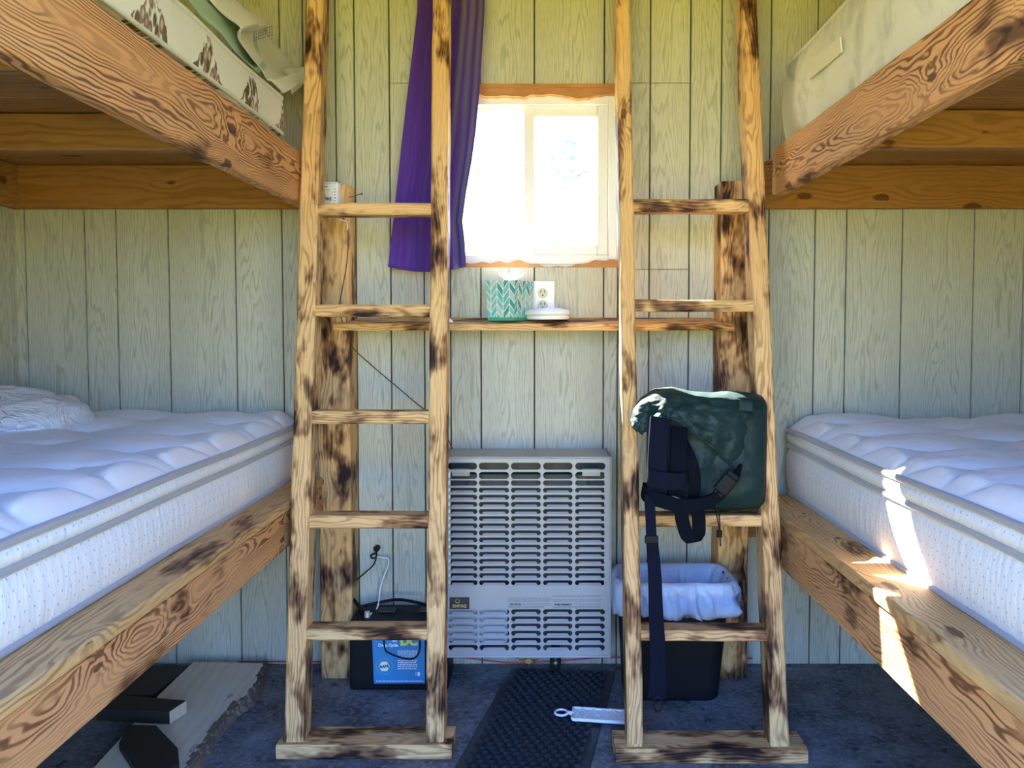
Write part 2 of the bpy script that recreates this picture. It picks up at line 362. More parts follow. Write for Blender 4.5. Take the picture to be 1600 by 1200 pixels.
M['print_blue'] = plain('navy_print', (0.02, 0.04, 0.28), 0.4, var=0.02)
M['print_black'] = plain('black_print', (0.02, 0.02, 0.025), 0.5, var=0.02)
M['print_grey'] = plain('grey_print', (0.16, 0.16, 0.18), 0.5, var=0.02)
M['print_white'] = plain('white_print', (0.75, 0.80, 0.85), 0.5, var=0.02)
M['gold'] = plain('gold_print', (0.65, 0.52, 0.25), 0.3, 0.5, var=0.02)
M['foam'] = None
def foam():
    s = N('orange_cedar_edge'); o = s.obj(); a = s.noise(s.vmul(o, (14, 40, 60)), 1, 4, 0.6, 0.6); c = s.mix(a, (0.34, 0.12, 0.035), (0.62, 0.31, 0.11)); s.bump(a, 0.7, 0.006); return s.fin(c, 0.7)
M['foam'] = foam()
def tealpat(name, cols):
    """Herringbone leaf print of a tissue carton."""
    s = N(name); uv = s.n('ShaderNodeUVMap').outputs[0]; sx = s.n('ShaderNodeSeparateXYZ'); s.l(uv, sx.inputs[0])
    u = s.math('MULTIPLY', sx.outputs[0], 2.6); fu = s.math('FRACT', u); tri = s.math('ABSOLUTE', s.math('SUBTRACT', fu, 0.5))
    cu = s.math('FLOOR', s.math('MULTIPLY', u, 2.0))
    v = s.math('ADD', s.math('MULTIPLY', sx.outputs[1], 5.2), s.math('MULTIPLY', tri, -2.4)); fv = s.math('FRACT', v)
    wn = s.n('ShaderNodeTexWhiteNoise', noise_dimensions='2D'); cb = s.n('ShaderNodeCombineXYZ'); s.l(cu, cb.inputs[0]); s.l(s.math('FLOOR', v), cb.inputs[1]); s.l(cb.outputs[0], wn.inputs['Vector'])
    k = wn.outputs['Value']
    c = s.mix(s.rng(k, 0.40, 0.42), cols[0], cols[1]); c = s.mix(s.rng(k, 0.62, 0.64), c, cols[2]); c = s.mix(s.rng(k, 0.82, 0.84), c, cols[3])
    e1 = s.rng(s.math('ABSOLUTE', s.math('SUBTRACT', fv, 0.5)), 0.40, 0.46); e2 = s.rng(s.math('ABSOLUTE', s.math('SUBTRACT', s.math('FRACT', s.math('MULTIPLY', u, 2.0)), 0.5)), 0.42, 0.48)
    c = s.mix(s.math('MAXIMUM', e1, e2), c, (0.72, 0.75, 0.72)); return s.fin(c, 0.5)
M['teal'] = tealpat('teal_herringbone_card', [(0.40, 0.50, 0.46), (0.20, 0.46, 0.42), (0.04, 0.27, 0.25), (0.10, 0.42, 0.45)])
M['tealbase'] = plain('green_card', (0.04, 0.30, 0.20), 0.5)
def glass():
    s = N('window_glass'); t = s.n('ShaderNodeBsdfTransparent'); g = s.n('ShaderNodeBsdfGlossy'); g.inputs['Roughness'].default_value = 0.02
    mx = s.n('ShaderNodeMixShader'); mx.inputs[0].default_value = 0.05; s.l(t.outputs[0], mx.inputs[1]); s.l(g.outputs[0], mx.inputs[2]); s.l(mx.outputs[0], s.out.inputs[0]); return s.m
M['glass'] = glass()
def bagfilm():
    s = N('white_bag_film'); n_ = s.noise(s.obj(), 30, 4, 0.6); s.bump(n_, 0.8, 0.01); s.fin((0.62, 0.70, 0.88), 0.3, spec=0.6)
    t = s.n('ShaderNodeBsdfTranslucent'); t.inputs[0].default_value = (0.6, 0.7, 0.95, 1); mx = s.n('ShaderNodeMixShader'); mx.inputs[0].default_value = 0.35
    s.l(s.p.outputs[0], mx.inputs[1]); s.l(t.outputs[0], mx.inputs[2]); s.l(mx.outputs[0], s.out.inputs[0]); return s.m
M['bag'] = bagfilm()
def packcloth():
    s = N('dark_green_coated_fabric'); o = s.obj(); a = s.noise(o, 11, 4, 0.6, 0.5); c = s.mix(a, (0.005, 0.017, 0.018), (0.014, 0.038, 0.037)); s.bump(s.noise(o, 18, 3, 0.5, 0.4), 0.35, 0.012); return s.fin(c, 0.5, spec=0.22)
M['pack'] = packcloth()
M['webbing'] = cloth('navy_webbing', (0.006, 0.007, 0.016), 0.3, 600, 0.8, 0.0, spec=0.05)
M['pad'] = cloth('black_padding', (0.005, 0.006, 0.010), 0.3, 300, 0.85, 0.0, spec=0.03)
def grass_mat():
    s = N('meadow'); o = s.obj(); a = s.noise(o, 3, 6, 0.7); c = s.mix(a, (0.26, 0.23, 0.012), (0.54, 0.43, 0.03)); return s.fin(c, 0.9)
M['grass'] = grass_mat()
M['leaf'] = plain('leaf_green', (0.22, 0.42, 0.30), 0.6, var=0.3)
M['bark'] = plain('bark', (0.16, 0.11, 0.08), 0.9, var=0.4, scale=60)
M['ceil'] = wood('ceiling_boards', (0.46, 0.33, 0.18), (0.40, 0.26, 0.12), (0.26, 0.14, 0.05), burn=0, freq=120, ringstr=0.3)

# ------------------------------------------------------------------ the room
YW = 2.685; XL = -1.69; XR = 1.78; YF = 0.22; ZC = 2.45
def struct(mb, name, mat, **k):
    o = mb.build(name, mat, **k); o['kind'] = 'structure'; return o
m = MB(); m.box((XL-0.1, YF-0.1, -0.06), (XR+0.1, YW+0.11, 0.0)); struct(m, 'floor', M['floor'])
m = MB(); m.box((XL-0.1, YF-0.3, ZC), (XR+0.1, YW+0.3, ZC+0.08)); struct(m, 'ceiling', M['ceil'])
WX0 = PY(692, 270, YW).x; WX1 = PY(966, 270, YW).x; WZ0 = PY(850, 418, YW).z; WZ1 = PY(850, 133, YW).z
def panel_wall(name, cuts, y_of, z0, z1, holes, frame, seams=()):
    """Grooved sheet wall: strips between cuts; frame(u, d, z) -> world point (u along the wall, d into the room)."""
    mb = MB(); ids = []; acr = []
    g = 0.0016; T = 0.006
    for i in range(len(cuts)-1):
        a, b = cuts[i]+g, cuts[i+1]-g; c = (cuts[i]+cuts[i+1])/2
        zs = [(z0, z1)]
        for (h0, h1, hz0, hz1) in holes:
            if b > h0+1e-4 and a < h1-1e-4: zs = [(z0, hz0), (hz1, z1)]
        zz = []
        for (q0, q1) in zs:
            cutz = [q0] + sorted(s_[2] for s_ in seams if s_[0]-0.002 <= a and b <= s_[1]+0.002 and q0+0.01 < s_[2] < q1-0.01) + [q1]
            for k in range(len(cutz)-1): zz.append((cutz[k]+(0.001 if k > 0 else 0), cutz[k+1]-(0.001 if k < len(cutz)-2 else 0)))
        for k, (q0, q1) in enumerate(zz):
            e = 0.0014
            P_ = [frame(a, 0, q0), frame(b, 0, q0), frame(b, 0, q1), frame(a, 0, q1),
                  frame(a+e, T, q0), frame(b-e, T, q0), frame(b-e, T, q1), frame(a+e, T, q1)]
            mb.add(P_, [(4,5,6,7), (0,1,5,4), (1,2,6,5), (2,3,7,6), (3,0,4,7)])
            ids += [i+1+0.37*k]*8; acr += [a-c, b-c, b-c, a-c]*2
    nv = len(mb.v)
    # backing
    segs = [(cuts[0], cuts[-1], z0, z1)]
    for (h0, h1, hz0, hz1) in holes: segs = [(cuts[0], h0, z0, z1), (h1, cuts[-1], z0, z1), (h0, h1, z0, hz0), (h0, h1, hz1, z1)]
    for (a, b, q0, q1) in segs:
        c8 = [frame(a, -0.09, q0), frame(b, -0.09, q0), frame(b, -0.09, q1), frame(a, -0.09, q1), frame(a, 0.0005, q0), frame(b, 0.0005, q0), frame(b, 0.0005, q1), frame(a, 0.0005, q1)]
        mb.add(c8, [(0,3,2,1), (4,5,6,7), (0,1,5,4), (1,2,6,5), (2,3,7,6), (3,0,4,7)], 1)
    me = mb.mesh(name)
    at = me.attributes.new('strip_id', 'FLOAT', 'POINT'); at2 = me.attributes.new('across', 'FLOAT', 'POINT')
    for i in range(len(me.vertices)):
        at.data[i].value = ids[i] if i < nv else 0; at2.data[i].value = acr[i] if i < nv else 0
    o = link(name, me, None, [M['panel'], M['groove']]); o['kind'] = 'structure'; return o
gx = [XL-0.02] + [PY(p, 500, YW).x for p in (42, 135, 184, 265, 369, 442, 478, 528, 557, 611, 663, 704, 751.5, 835, 943, 1014, 1076, 1124, 1200, 1272, 1321, 1408, 1520, 1598)] + [1.72, XR+0.02]
# extra cuts at the window's own edges keep the opening clean
for hx in (WX0, WX1):
    j = min(range(len(gx)), key=lambda k: abs(gx[k]-hx))
    if abs(gx[j]-hx) < 0.02: gx[j] = hx
    else: gx.append(hx)
gx.sort()
SX0, SX1 = PY(557, 300, YW).x, PY(1124, 300, YW).x
zt, zb = PY(850, 130, YW).z, PY(850, 421, YW).z
panel_wall('wall_back', gx, None, 0, ZC, [(WX0, WX1, WZ0, WZ1)], lambda u, d, z: (u, YW-d+0.006, z), [(SX0, SX1, zt), (SX0, SX1, zb)])
ys = [YF]
while ys[-1] < YW+0.09: ys.append(min(YW+0.09, ys[-1]+random.choice([0.1, 0.17, 0.2, 0.155])))
panel_wall('wall_left', ys, None, 0, ZC, [], lambda u, d, z: (XL+d-0.006, u, z))
panel_wall('wall_right', ys, None, 0, ZC, [], lambda u, d, z: (XR-d+0.006, u, z))
# front wall with the open doorway the photograph is taken through
DX0, DX1, DZ = -0.74, 0.74, 2.05
m = MB(); m.box((XL-0.1, YF-0.1, 0), (DX0, YF, ZC)); m.box((DX1, YF-0.1, 0), (XR+0.1, YF, ZC)); m.box((DX0, YF-0.1, DZ), (DX1, YF, ZC)); struct(m, 'wall_front', M['groove'])
m = MB(); m.box((-60, -60, -0.32), (60, 60, -0.30)); o = struct(m, 'ground', M['grass'])

# ------------------------------------------------------------------ window
win = bpy.data.objects.new('window_1', None); COL.objects.link(win); win.location = ((WX0+WX1)/2, YW+0.05, WZ0); win['kind'] = 'structure'
FY = YW+0.040
def frame_ring(x0, x1, z0, z1, w_, y0, y1, name, mat, parent):
    mb = MB(); mb.box((x0, y0, z0), (x0+w_, y1, z1)); mb.box((x1-w_, y0, z0), (x1, y1, z1)); mb.box((x0+w_, y0, z0), (x1-w_, y1, z0+w_)); mb.box((x0+w_, y0, z1-w_), (x1-w_, y1, z1))
    return mb.build(name, mat, parent, bevel=0.002)
fz1 = PY(850, 146, YW).z
frame_ring(WX0, WX1, WZ0+0.012, fz1, 0.030, YW+0.02, YW+0.09, 'window_frame', M['vinyl'], win)
m = MB(); m.box((WX0-0.005, YW+0.03, fz1-0.002), (WX1+0.005, YW+0.085, WZ1+0.01)); m.box((WX0-0.005, YW+0.028, WZ0-0.01), (WX1+0.005, YW+0.085, WZ0+0.014)); m.build('frame_packing', M['vinyl'], win)
xm0, xm1 = PY(819, 270, YW+0.05).x, PY(836, 270, YW+0.05).x
sash_r = frame_ring(xm0, WX1-0.030, WZ0+0.042, fz1-0.030, 0.034, YW+0.035, YW+0.058, 'window_sash', M['vinyl'], win)
sash_l = frame_ring(WX0+0.030, xm0+0.012, WZ0+0.042, fz1-0.030, 0.012, YW+0.062, YW+0.082, 'window_sash', M['vinyl'], win)
m = MB(); m.box((xm0+0.034, YW+0.045, WZ0+0.076), (WX1-0.064, YW+0.049, fz1-0.064)); m.build('window_pane', M['glass'], sash_r)
m = MB(); m.box((WX0+0.042, YW+0.070, WZ0+0.054), (xm0, YW+0.074, fz1-0.042)); m.build('window_pane', M['glass'], sash_l)
def ragged(x0, x1, zfix, zdir, base, amp, name, seed):
    n = 60; mb = MB(); v = []
    for i in range(n+1):
        x = x0+(x1-x0)*i/n; h = base + amp*max(0, 0.35+0.8*noise.noise(Vector((x*11, seed, 0)))+0.25*noise.noise(Vector((x*31, seed, 1)))) + 0.003*noise.noise(Vector((x*60, seed, 3)))
        for y in (YW-0.004, YW+0.030):
            v += [(x, y, zfix), (x, y, zfix+zdir*h)]
    f = []
    for i in range(n):
        a = i*4; b = a+4
        f += [(a, b, b+1, a+1), (a+2, a+3, b+3, b+2), (a, a+2, b+2, b), (a+1, b+1, b+3, a+3)]
    f += [(0, 1, 3, 2), (n*4, n*4+2, n*4+3, n*4+1)]
    mb.add(v, f); return mb.build(name, M['foam'], win)
m = MB(); m.box((WX0, YW-0.010, WZ1-0.010), (WX1, YW+0.03, WZ1+0.002)); m.build('head_trim', M['foam'], win)
ragged(WX0, WX1, WZ1-0.010, -1, 0.012, 0.030, 'rough_edge', 2.2)
ragged(WX0, WX1, WZ0, 1, 0.002, 0.028, 'rough_edge', 8.4)
m = MB(); m.box((WX1-0.001, YW-0.006, WZ0), (WX1+0.012, YW+0.03, WZ1)); m.build('side_trim', M['vinyl'], win)

# ------------------------------------------------------------------ ladders
def ladder(name, label, base_px, rails, rungs, y_bot, y_top_z, seedlbl):
    """rails: ((xb_left, xb_right) at py 1160, (xt_left, xt_right) at py 0)."""
    Yb, Yt, Zt = y_bot, y_top_z[0], y_top_z[1]
    k = (Yt-Yb)/(Zt-0.04)
    def onl(px, py, dy=0):        # point on the ladder's front plane
        d = ray(px, py); t = (Yb + k*(CAM_H-0.04) + dy)/(d.y - k*d.z); return Vector((d.x*t, d.y*t, CAM_H+d.z*t))
    yb0 = Yb-0.012
    th = thing(name, label, 'ladder', (onl(base_px[2], 1170).x, Yb, 0), 'bunk ladders')
    a = PY(base_px[0], 1184, yb0).x; b = PY(base_px[1], 1184, yb0).x
    board('base_plank', (a, yb0+0.0525, 0.0195), (b, yb0+0.0525, 0.0195), 0.038, 0.105, (0, 0, 1), M['scorch'], th)
    xs = []
    nrm = Vector((0, -1, k)).normalized(); axis = Vector((0, k, 1)).normalized(); back = -nrm
    D = 0.078
    for (pb, pt) in rails:
        b0 = (onl(pb[0], 1158)+onl(pb[1], 1158))/2; t0 = (onl(pt[0], 0)+onl(pt[1], 0))/2; wd = abs((onl(pb[1], 1158)-onl(pb[0], 1158)).x)*0.5 + abs((onl(pt[1], 0)-onl(pt[0], 0)).x)*0.5
        d = (t0-b0).normalized(); b0 = b0 + d*((0.0405-b0.z)/d.z); t1 = t0 + d*0.12
        board('rail', b0+back*D/2, t1+back*D/2, D, wd, back, M['scorch'], th, wob=0.002, ch=0.005)
        xs.append((b0, t1, wd))
    for (y0, y1) in rungs:
        p0 = onl(800, y0, 0.004); p1 = onl(800, y1, 0.004); z = (p0.z+p1.z)/2; h = p0.z-p1.z
        yy = Yb + k*(z-0.04)
        def railx(r):
            b0, t1, wd = r; f = (z-b0.z)/(t1.z-b0.z); return b0.x+(t1.x-b0.x)*f, wd
        (xa, wa), (xb, wb) = railx(xs[0]), railx(xs[1])
        board('rung', (xa+wa/2-0.001, yy+0.006+0.034, z), (xb-wb/2+0.001, yy+0.006+0.034, z), h, 0.068, (0, 0, 1), M['scorch'], th, wob=0.0015)
    return th, onl, k
L_top = (2.452, 2.06)
ladL, onL, kL = ladder('bunk_ladder', 'leaning scorched-pine ladder on the left, in front of the purple curtain', (431, 706, 575),
    [((443, 473), (477, 505)), ((666, 692), (675, 702))], [(317, 335), (476, 495), (643, 663), (806, 827), (984, 1002)], 2.088, L_top, 0)
ladR, onR, kR = ladder('bunk_ladder', 'leaning scorched-pine ladder on the right with a green backpack on its rung', (962, 1263, 1100),
    [((981, 1005), (962, 985)), ((1205, 1234), (1158, 1183))], [(311, 330), (468, 487), (635, 655), (806, 824), (986, 1004)], 2.066, (2.46, 2.06), 0)

# ------------------------------------------------------------------ bunk beds
FX_L, FX_R = -0.68, 0.68
BN = 0.62           # near end of the beds
def zat(px, py, X): return PX(px, py, X).z
bedL = thing('bunk_bed', 'left built-in double bunk frame of scorched fir boards', 'bunk bed', (FX_L, 1.6, 0), 'built-in bunk beds')
bedR = thing('bunk_bed', 'right built-in double bunk frame of scorched fir boards', 'bunk bed', (FX_R, 1.6, 0), 'built-in bunk beds')
def bunk(th, sx, face, wallx, post_px, post_top, up, lo, ledge_th, matt_x, joist_y):
    uz1, uz0 = up; lz1, lz0 = lo
    PFY = 2.572
    px0 = PY(post_px[0], 700, PFY).x; px1 = PY(post_px[1], 700, PFY).x; pc = (px0+px1)/2; pw = px1-px0
    zt_ = PY(post_px[0], post_top, PFY).z
    board('post', (pc, (PFY+YW-0.002)/2, 0.0), (pc, (PFY+YW-0.002)/2, zt_), pw, YW-0.002-PFY, (1, 0, 0), M['scorch'], th)
    yend_u = 2.50 if sx < 0 else 2.44
    board('upper_side_board', (face+sx*0.019, BN, (uz0+uz1)/2), (face+sx*0.019, yend_u, (uz0+uz1)/2), uz1-uz0, 0.038, (0, 0, 1), M['rail'], th)
    board('lower_side_board', (face+sx*0.019, BN, (lz0+lz1-ledge_th)/2), (face+sx*0.019, PFY-0.004, (lz0+lz1-ledge_th)/2), lz1-ledge_th-lz0, 0.038, (0, 0, 1), M['rail'], th)
    lw = abs(matt_x-face)+0.07
    board('ledge_plank', (face+sx*(lw/2-0.006), BN, lz1-ledge_th/2), (face+sx*(lw/2-0.006), YW-0.12, lz1-ledge_th/2), ledge_th, lw, (0, 0, 1), M['ledge'], th)
    # decks, ledgers and joists carrying the mattresses
    xa, xb = face+sx*0.04, wallx
    dz = uz1-0.004
    ft = PY(100, 257, YW-0.038).z; fb = PY(100, 325, YW-0.038).z
    board('wall_ledger', (xa-sx*0.01, YW-0.021, (ft+fb)/2), (xb-sx*0.002, YW-0.021, (ft+fb)/2), ft-fb, 0.036, (0, 0, 1), M['fir'], th)
    board('wall_ledger', (xb-sx*0.021, BN, (ft+fb)/2), (xb-sx*0.021, YW-0.04, (ft+fb)/2), ft-fb, 0.036, (0, 0, 1), M['fir'], th)
    for jy in (joist_y, joist_y-0.62, joist_y-1.24):
        if jy > BN+0.02: board('joist', (xa, jy, ft-0.046), (xb-sx*0.04, jy, ft-0.046), 0.088, 0.038, (0, 0, 1), M['fir'], th)
    nb = 7; wdt = (abs(xb-xa))/nb
    y = BN
    while y < YW-0.03:
        y2 = min(y+0.14, YW-0.004)
        board('deck_board', (xa, (y+y2)/2, ft+0.006), (xb-sx*0.003, (y+y2)/2, ft+0.006), 0.011, y2-y-0.003, (0, 0, 1), M['fir'], th, nseg=6)
        y = y2
    lt = lz1-ledge_th
    mb = MB(); mb.box((face+sx*0.042, BN, lt-0.022), (wallx-sx*0.003, YW-0.13, lt-0.004)); mb.build('lower_deck', M['fir'], th)
    board('wall_ledger', (pc+sx*0.06, YW-0.021, lt-0.075), (xb-sx*0.002, YW-0.021, lt-0.075), 0.10, 0.036, (0, 0, 1), M['fir'], th)
    mb = MB()
    board('end_post', (wallx-sx*0.045, BN+0.045, 0), (wallx-sx*0.045, BN+0.045, fb), 0.088, 0.088, (1, 0, 0), M['fir'], th)
    board('end_post', (face+sx*0.085, BN+0.045, 0), (face+sx*0.085, BN+0.045, uz0), 0.088, 0.088, (1, 0, 0), M['scorch'], th)
    return zt_
uL = (zat(467, 234, FX_L), zat(467, 316, FX_L)); uR = (zat(1204, 236, FX_R), zat(1204, 307, FX_R))
lL = (zat(448, 784, FX_L), zat(374, 923, FX_L)); lR = (zat(1223.5, 804, FX_R), zat(1400, 1068, FX_R))
print('BOARDZ', uL, uR, lL, lR)
bunk(bedL, -1, FX_L, XL, (497, 547), 288, uL, lL, 0.024, -0.76, 2.02)
bunk(bedR, 1, FX_R, XR, (1124, 1171), 283, uR, lR, 0.030, 0.78, 1.99)

# ------------------------------------------------------------------ mattresses
def rrect(x0, x1, y0, y1, r, n=8):
    pts = []
    for (cx, cy, a0) in ((x1-r, y1-r, 0), (x0+r, y1-r, 90), (x0+r, y0+r, 180), (x1-r, y0+r, 270)):
        for i in range(n+1):
            a = math.radians(a0+90*i/n); pts.append((cx+r*math.cos(a), cy+r*math.sin(a)))
    out = []
    for i, p in enumerate(pts):          # subdivide the long straight runs
        q = pts[(i+1) % len(pts)]; d = math.dist(p, q); k = max(1, int(d/0.06))
        for j in range(k): out.append((p[0]+(q[0]-p[0])*j/k, p[1]+(q[1]-p[1])*j/k))
    return out
def offset_in(pts, x0, x1, y0, y1, d):
    cx, cy = (x0+x1)/2, (y0+y1)/2; hx, hy = (x1-x0)/2, (y1-y0)/2
    return [(cx+(p[0]-cx)*(hx-d)/hx, cy+(p[1]-cy)*(hy-d)/hy) for p in pts]
def side_rings(mb, pts, ext, rings, mi=0, sag=None):
    x0, x1, y0, y1 = ext; n = len(pts); vs_ = []
    for (z, d) in rings:
        for i, p in enumerate(offset_in(pts, x0, x1, y0, y1, d)):
            vs_.append((p[0], p[1], z + (sag(p[0], p[1]) if sag else 0)))
    fs = []
    for j in range(len(rings)-1):
        for i in range(n): fs.append((j*n+i, j*n+(i+1) % n, (j+1)*n+(i+1) % n, (j+1)*n+i))
    mb.add(vs_, fs); return n
def quilted_mattress(label, x0, x1, y0, y1, zb, zp2, zp1, ztop, group=None):
    th = thing('mattress', label, 'mattress', ((x0+x1)/2, (y0+y1)/2, zb), 'bunk mattresses')
    ext = (x0, x1, y0, y1); pts = rrect(x0, x1, y0, y1, 0.085)
    sag = lambda x, y: 0.006*noise.noise(Vector((x*2.3, y*2.3, zb*9)))
    mb = MB(); rings = [(zb, 0.03), (zb+0.002, 0.008)]
    for (a, b) in ((zb+0.006, zp2-0.004), (zp2+0.004, zp1-0.004)):
        for t in (0, .12, .3, .5, .7, .88, 1): rings.append((a+(b-a)*t, 0.006-0.010*math.sin(math.pi*t)**0.6))
    n = side_rings(mb, pts, ext, rings, sag=sag)
    mb.add([(p[0], p[1], zb) for p in offset_in(pts, *ext, 0.03)], [tuple(range(n))])
    mb.build('side_panel', M['mside'], th, smooth=True)
    for z, d, r in ((zb+0.004, 0.004, 0.006), (zp2, 0.003, 0.0075), (zp1, 0.002, 0.0085)):
        mb = MB(); mb.tube([(p[0], p[1], z+sag(*p)) for p in offset_in(pts, *ext, d)], r, 8, closed=True); mb.build('piping', M['piping'], th, smooth=True)
    # quilted pillow top
    r = 0.085; nx, ny = int((x1-x0)/0.008), int((y1-y0)/0.007)
    def L_(k, x): return k*0.125 + 0.050*(1 if k % 2 else -1)*math.sin(2*math.pi*(x+0.03*math.sin(k*1.7))/0.56)
    def f(u, v):
        x = x0+0.004+(x1-x0-0.008)*u; y = y0+0.004+(y1-y0-0.008)*v
        cx = min(max(x, x0+r), x1-r); cy = min(max(y, y0+r), y1-r); dx, dy = x-cx, y-cy; d = math.hypot(dx, dy)
        e_ = min(x-x0, x1-x, y-y0, y1-y)
        if dx and dy:
            e_ = r-d
            if e_ < 0.003:
                k = (r-0.003)/d; x = cx+dx*k; y = cy+dy*k; e_ = 0.003
        e_ = max(e_, 0.0)
        yy = y-y0+0.02*math.sin(x*3)
        k = int(math.floor((yy+0.06)/0.125))-1
        while L_(k+1, x) <= yy: k += 1
        while L_(k, x) > yy: k -= 1
        a, b = L_(k, x), L_(k+1, x); wd = b-a; fr = (yy-a)/wd
        q = (wd/0.2)**0.6 * (4*fr*(1-fr))**0.30
        fade = min(1, e_/0.05)
        z = zp1 + (ztop-zp1-0.036)*(1-math.exp(-e_/0.018)) + 0.036*q*fade + 0.004*noise.noise(Vector((x*18, y*18, 2)))*fade + 0.002*noise.noise(Vector((x*60, y*60, 5)))*fade + sag(x, y)
        return (x, y, z)
    mb = MB(); mb.grid(f, nx, ny); mb.build('quilted_top', M['quilt'], th, smooth=True)
    return th
def mat_z(X, a): return a
mLx, mRx = -0.76, 0.78
zzL = [zat(448, 757, mLx), zat(452, 691, mLx), zat(452, 670, mLx)]
zzR = [zat(1223, 749, mRx), zat(1223, 692, mRx), zat(1226, 670, mRx)]
print('MATZ', zzL, zzR)
quilted_mattress('white quilted mattress on the lower left bunk under a crumpled cloth', XL+0.012, mLx, BN+0.02, YW-0.02, lL[0]+0.001, zzL[1], zzL[2], zzL[2]+0.050)
quilted_mattress('white quilted mattress on the lower right bunk, crossed by a sun patch', mRx, XR-0.012, BN+0.02, YW-0.02, lR[0]+0.001, zzR[1], zzR[2], zzR[2]+0.050)
def foam_mattress(label, x0, x1, y0, y1, zb, zt_, mat, bul=0.006):
    th = thing('mattress', label, 'mattress', ((x0+x1)/2, (y0+y1)/2, zb), 'bunk mattresses'); ext = (x0, x1, y0, y1); pts = rrect(x0, x1, y0, y1, 0.07)
    wob = lambda x, y: 0.010*noise.noise(Vector((x*3, y*3, zt_*5)))
    mb = MB(); rings = [(zb, 0.03), (zb+0.004, 0.006)] + [(zb+(zt_-zb)*t, 0.006-bul*math.sin(math.pi*t)) for t in (.1, .25, .4, .55, .7, .85, .95)] + [(zt_-0.004, 0.008), (zt_, 0.03), (zt_+0.004, 0.2)]
    n = side_rings(mb, pts, ext, rings, sag=lambda x, y: wob(x, y))
    mb.add([(p[0], p[1], zt_+0.004+wob(*p)) for p in offset_in(pts, *ext, 0.2)], [tuple(range(n))]); mb.build('cover', mat, th, smooth=True)
    mb = MB(); mb.tube([(p[0], p[1], zt_-0.003+wob(*p)) for p in offset_in(pts, *ext, 0.005)], 0.005, 8, closed=True); mb.build('piping', M['cream'], th, smooth=True)
    mb = MB(); mb.tube([(p[0], p[1], zb+0.004) for p in offset_in(pts, *ext, 0.005)], 0.005, 8, closed=True); mb.build('piping', M['cream'], th, smooth=True)
    return th
print('DECK', FZ0, zat(440,150,-0.70)); deckz = PY(100, 257, YW-0.038).z+0.0125
foam_mattress('cream mattress with brown rose print on the upper left bunk', XL+0.012, -0.70, BN+0.02, 2.36, deckz, zat(440, 150, -0.70)+0.004, M['floral'])
mRR = foam_mattress('mottled cream mattress on the upper right bunk', 0.715, XR-0.012, BN+0.02, 2.50, deckz, zat(1216, 112, 0.715), M['mottled'], 0.014)
lp = [PX(1262, 98, 0.698), PX(1312, 58, 0.698), PX(1314, 82, 0.698), PX(1264, 124, 0.698)]
m = MB(); m.prism(lp, (0.004, 0, 0)); m.build('sewn_label', M['label_tan'], mRR)

# ------------------------------------------------------------------ crumpled bedding
def inflate(outline, depth_f, depth_b, seed, nr=22, ns=96, amp=0.01, freq=14, p=2.4, center=None, ridge=0.0, rdir=None):
    """outline: closed list of points (roughly in the XZ plane, Y = its depth); returns an MB closed lump with wrinkles."""
    ol = spline(outline+[outline[0]], max(2, ns//len(outline)))[:-1]; n = len(ol)
    c = center or sum((Vector(p_) for p_ in ol), Vector())/n
    mb = MB(); vs_ = []; fs = []
    for side, dep in ((-1, depth_f), (1, depth_b)):
        for j in range(nr+1):
            rr = j/nr
            for i in range(n):
                q = c.lerp(ol[i], rr); h = dep*(max(0, 1-rr**p))**0.5
                nn = noise.fractal(Vector((q.x*freq+seed, q.z*freq, seed*side)), 0.9, 2.1, 4)
                rd = 0
                if ridge: rd = ridge*(1-abs(noise.noise(Vector((q.x*freq*0.45+seed, q.z*freq*0.9, 3*seed))))*2.5)
                vs_.append(q + Vector((0, side*(h + (amp*nn+rd)*(1-rr**6)), (0.5*amp*noise.noise(Vector((q.x*freq, 7+seed, q.z*freq*1.7)))*(1-rr**8)) if ridge else 0)))
    base = (nr+1)*n
    for s_ in (0, 1):
        for j in range(nr):
            for i in range(n):
                a = s_*base+j*n+i; b = s_*base+j*n+(i+1) % n; fs.append((a, b, b+n, a+n) if s_ == 0 else (a, a+n, b+n, b))
    mb.add(vs_, fs)
    return mb
def weld(o, d=0.0005):
    md = o.modifiers.new('weld', 'WELD'); md.merge_threshold = d; return o
# white cloth on the lower left mattress
YC = 2.22
ol = [PY(px, py, YC) for px, py in ((-70, 640), (-40, 608), (0, 604), (28, 618), (50, 636), (66, 637), (68, 620), (90, 624), (112, 637), (122, 655), (120, 672), (104, 684), (60, 690), (0, 693), (-60, 692))]
cl = inflate(ol, 0.20, 0.18, 3.3, nr=34, ns=170, amp=0.026, freq=22, ridge=0.034, p=2.0).build('crumpled_cloth', M['crumple'], smooth=True)
weld(cl); tag(cl, 'crumpled white cloth lying on the lower left mattress', 'cloth')

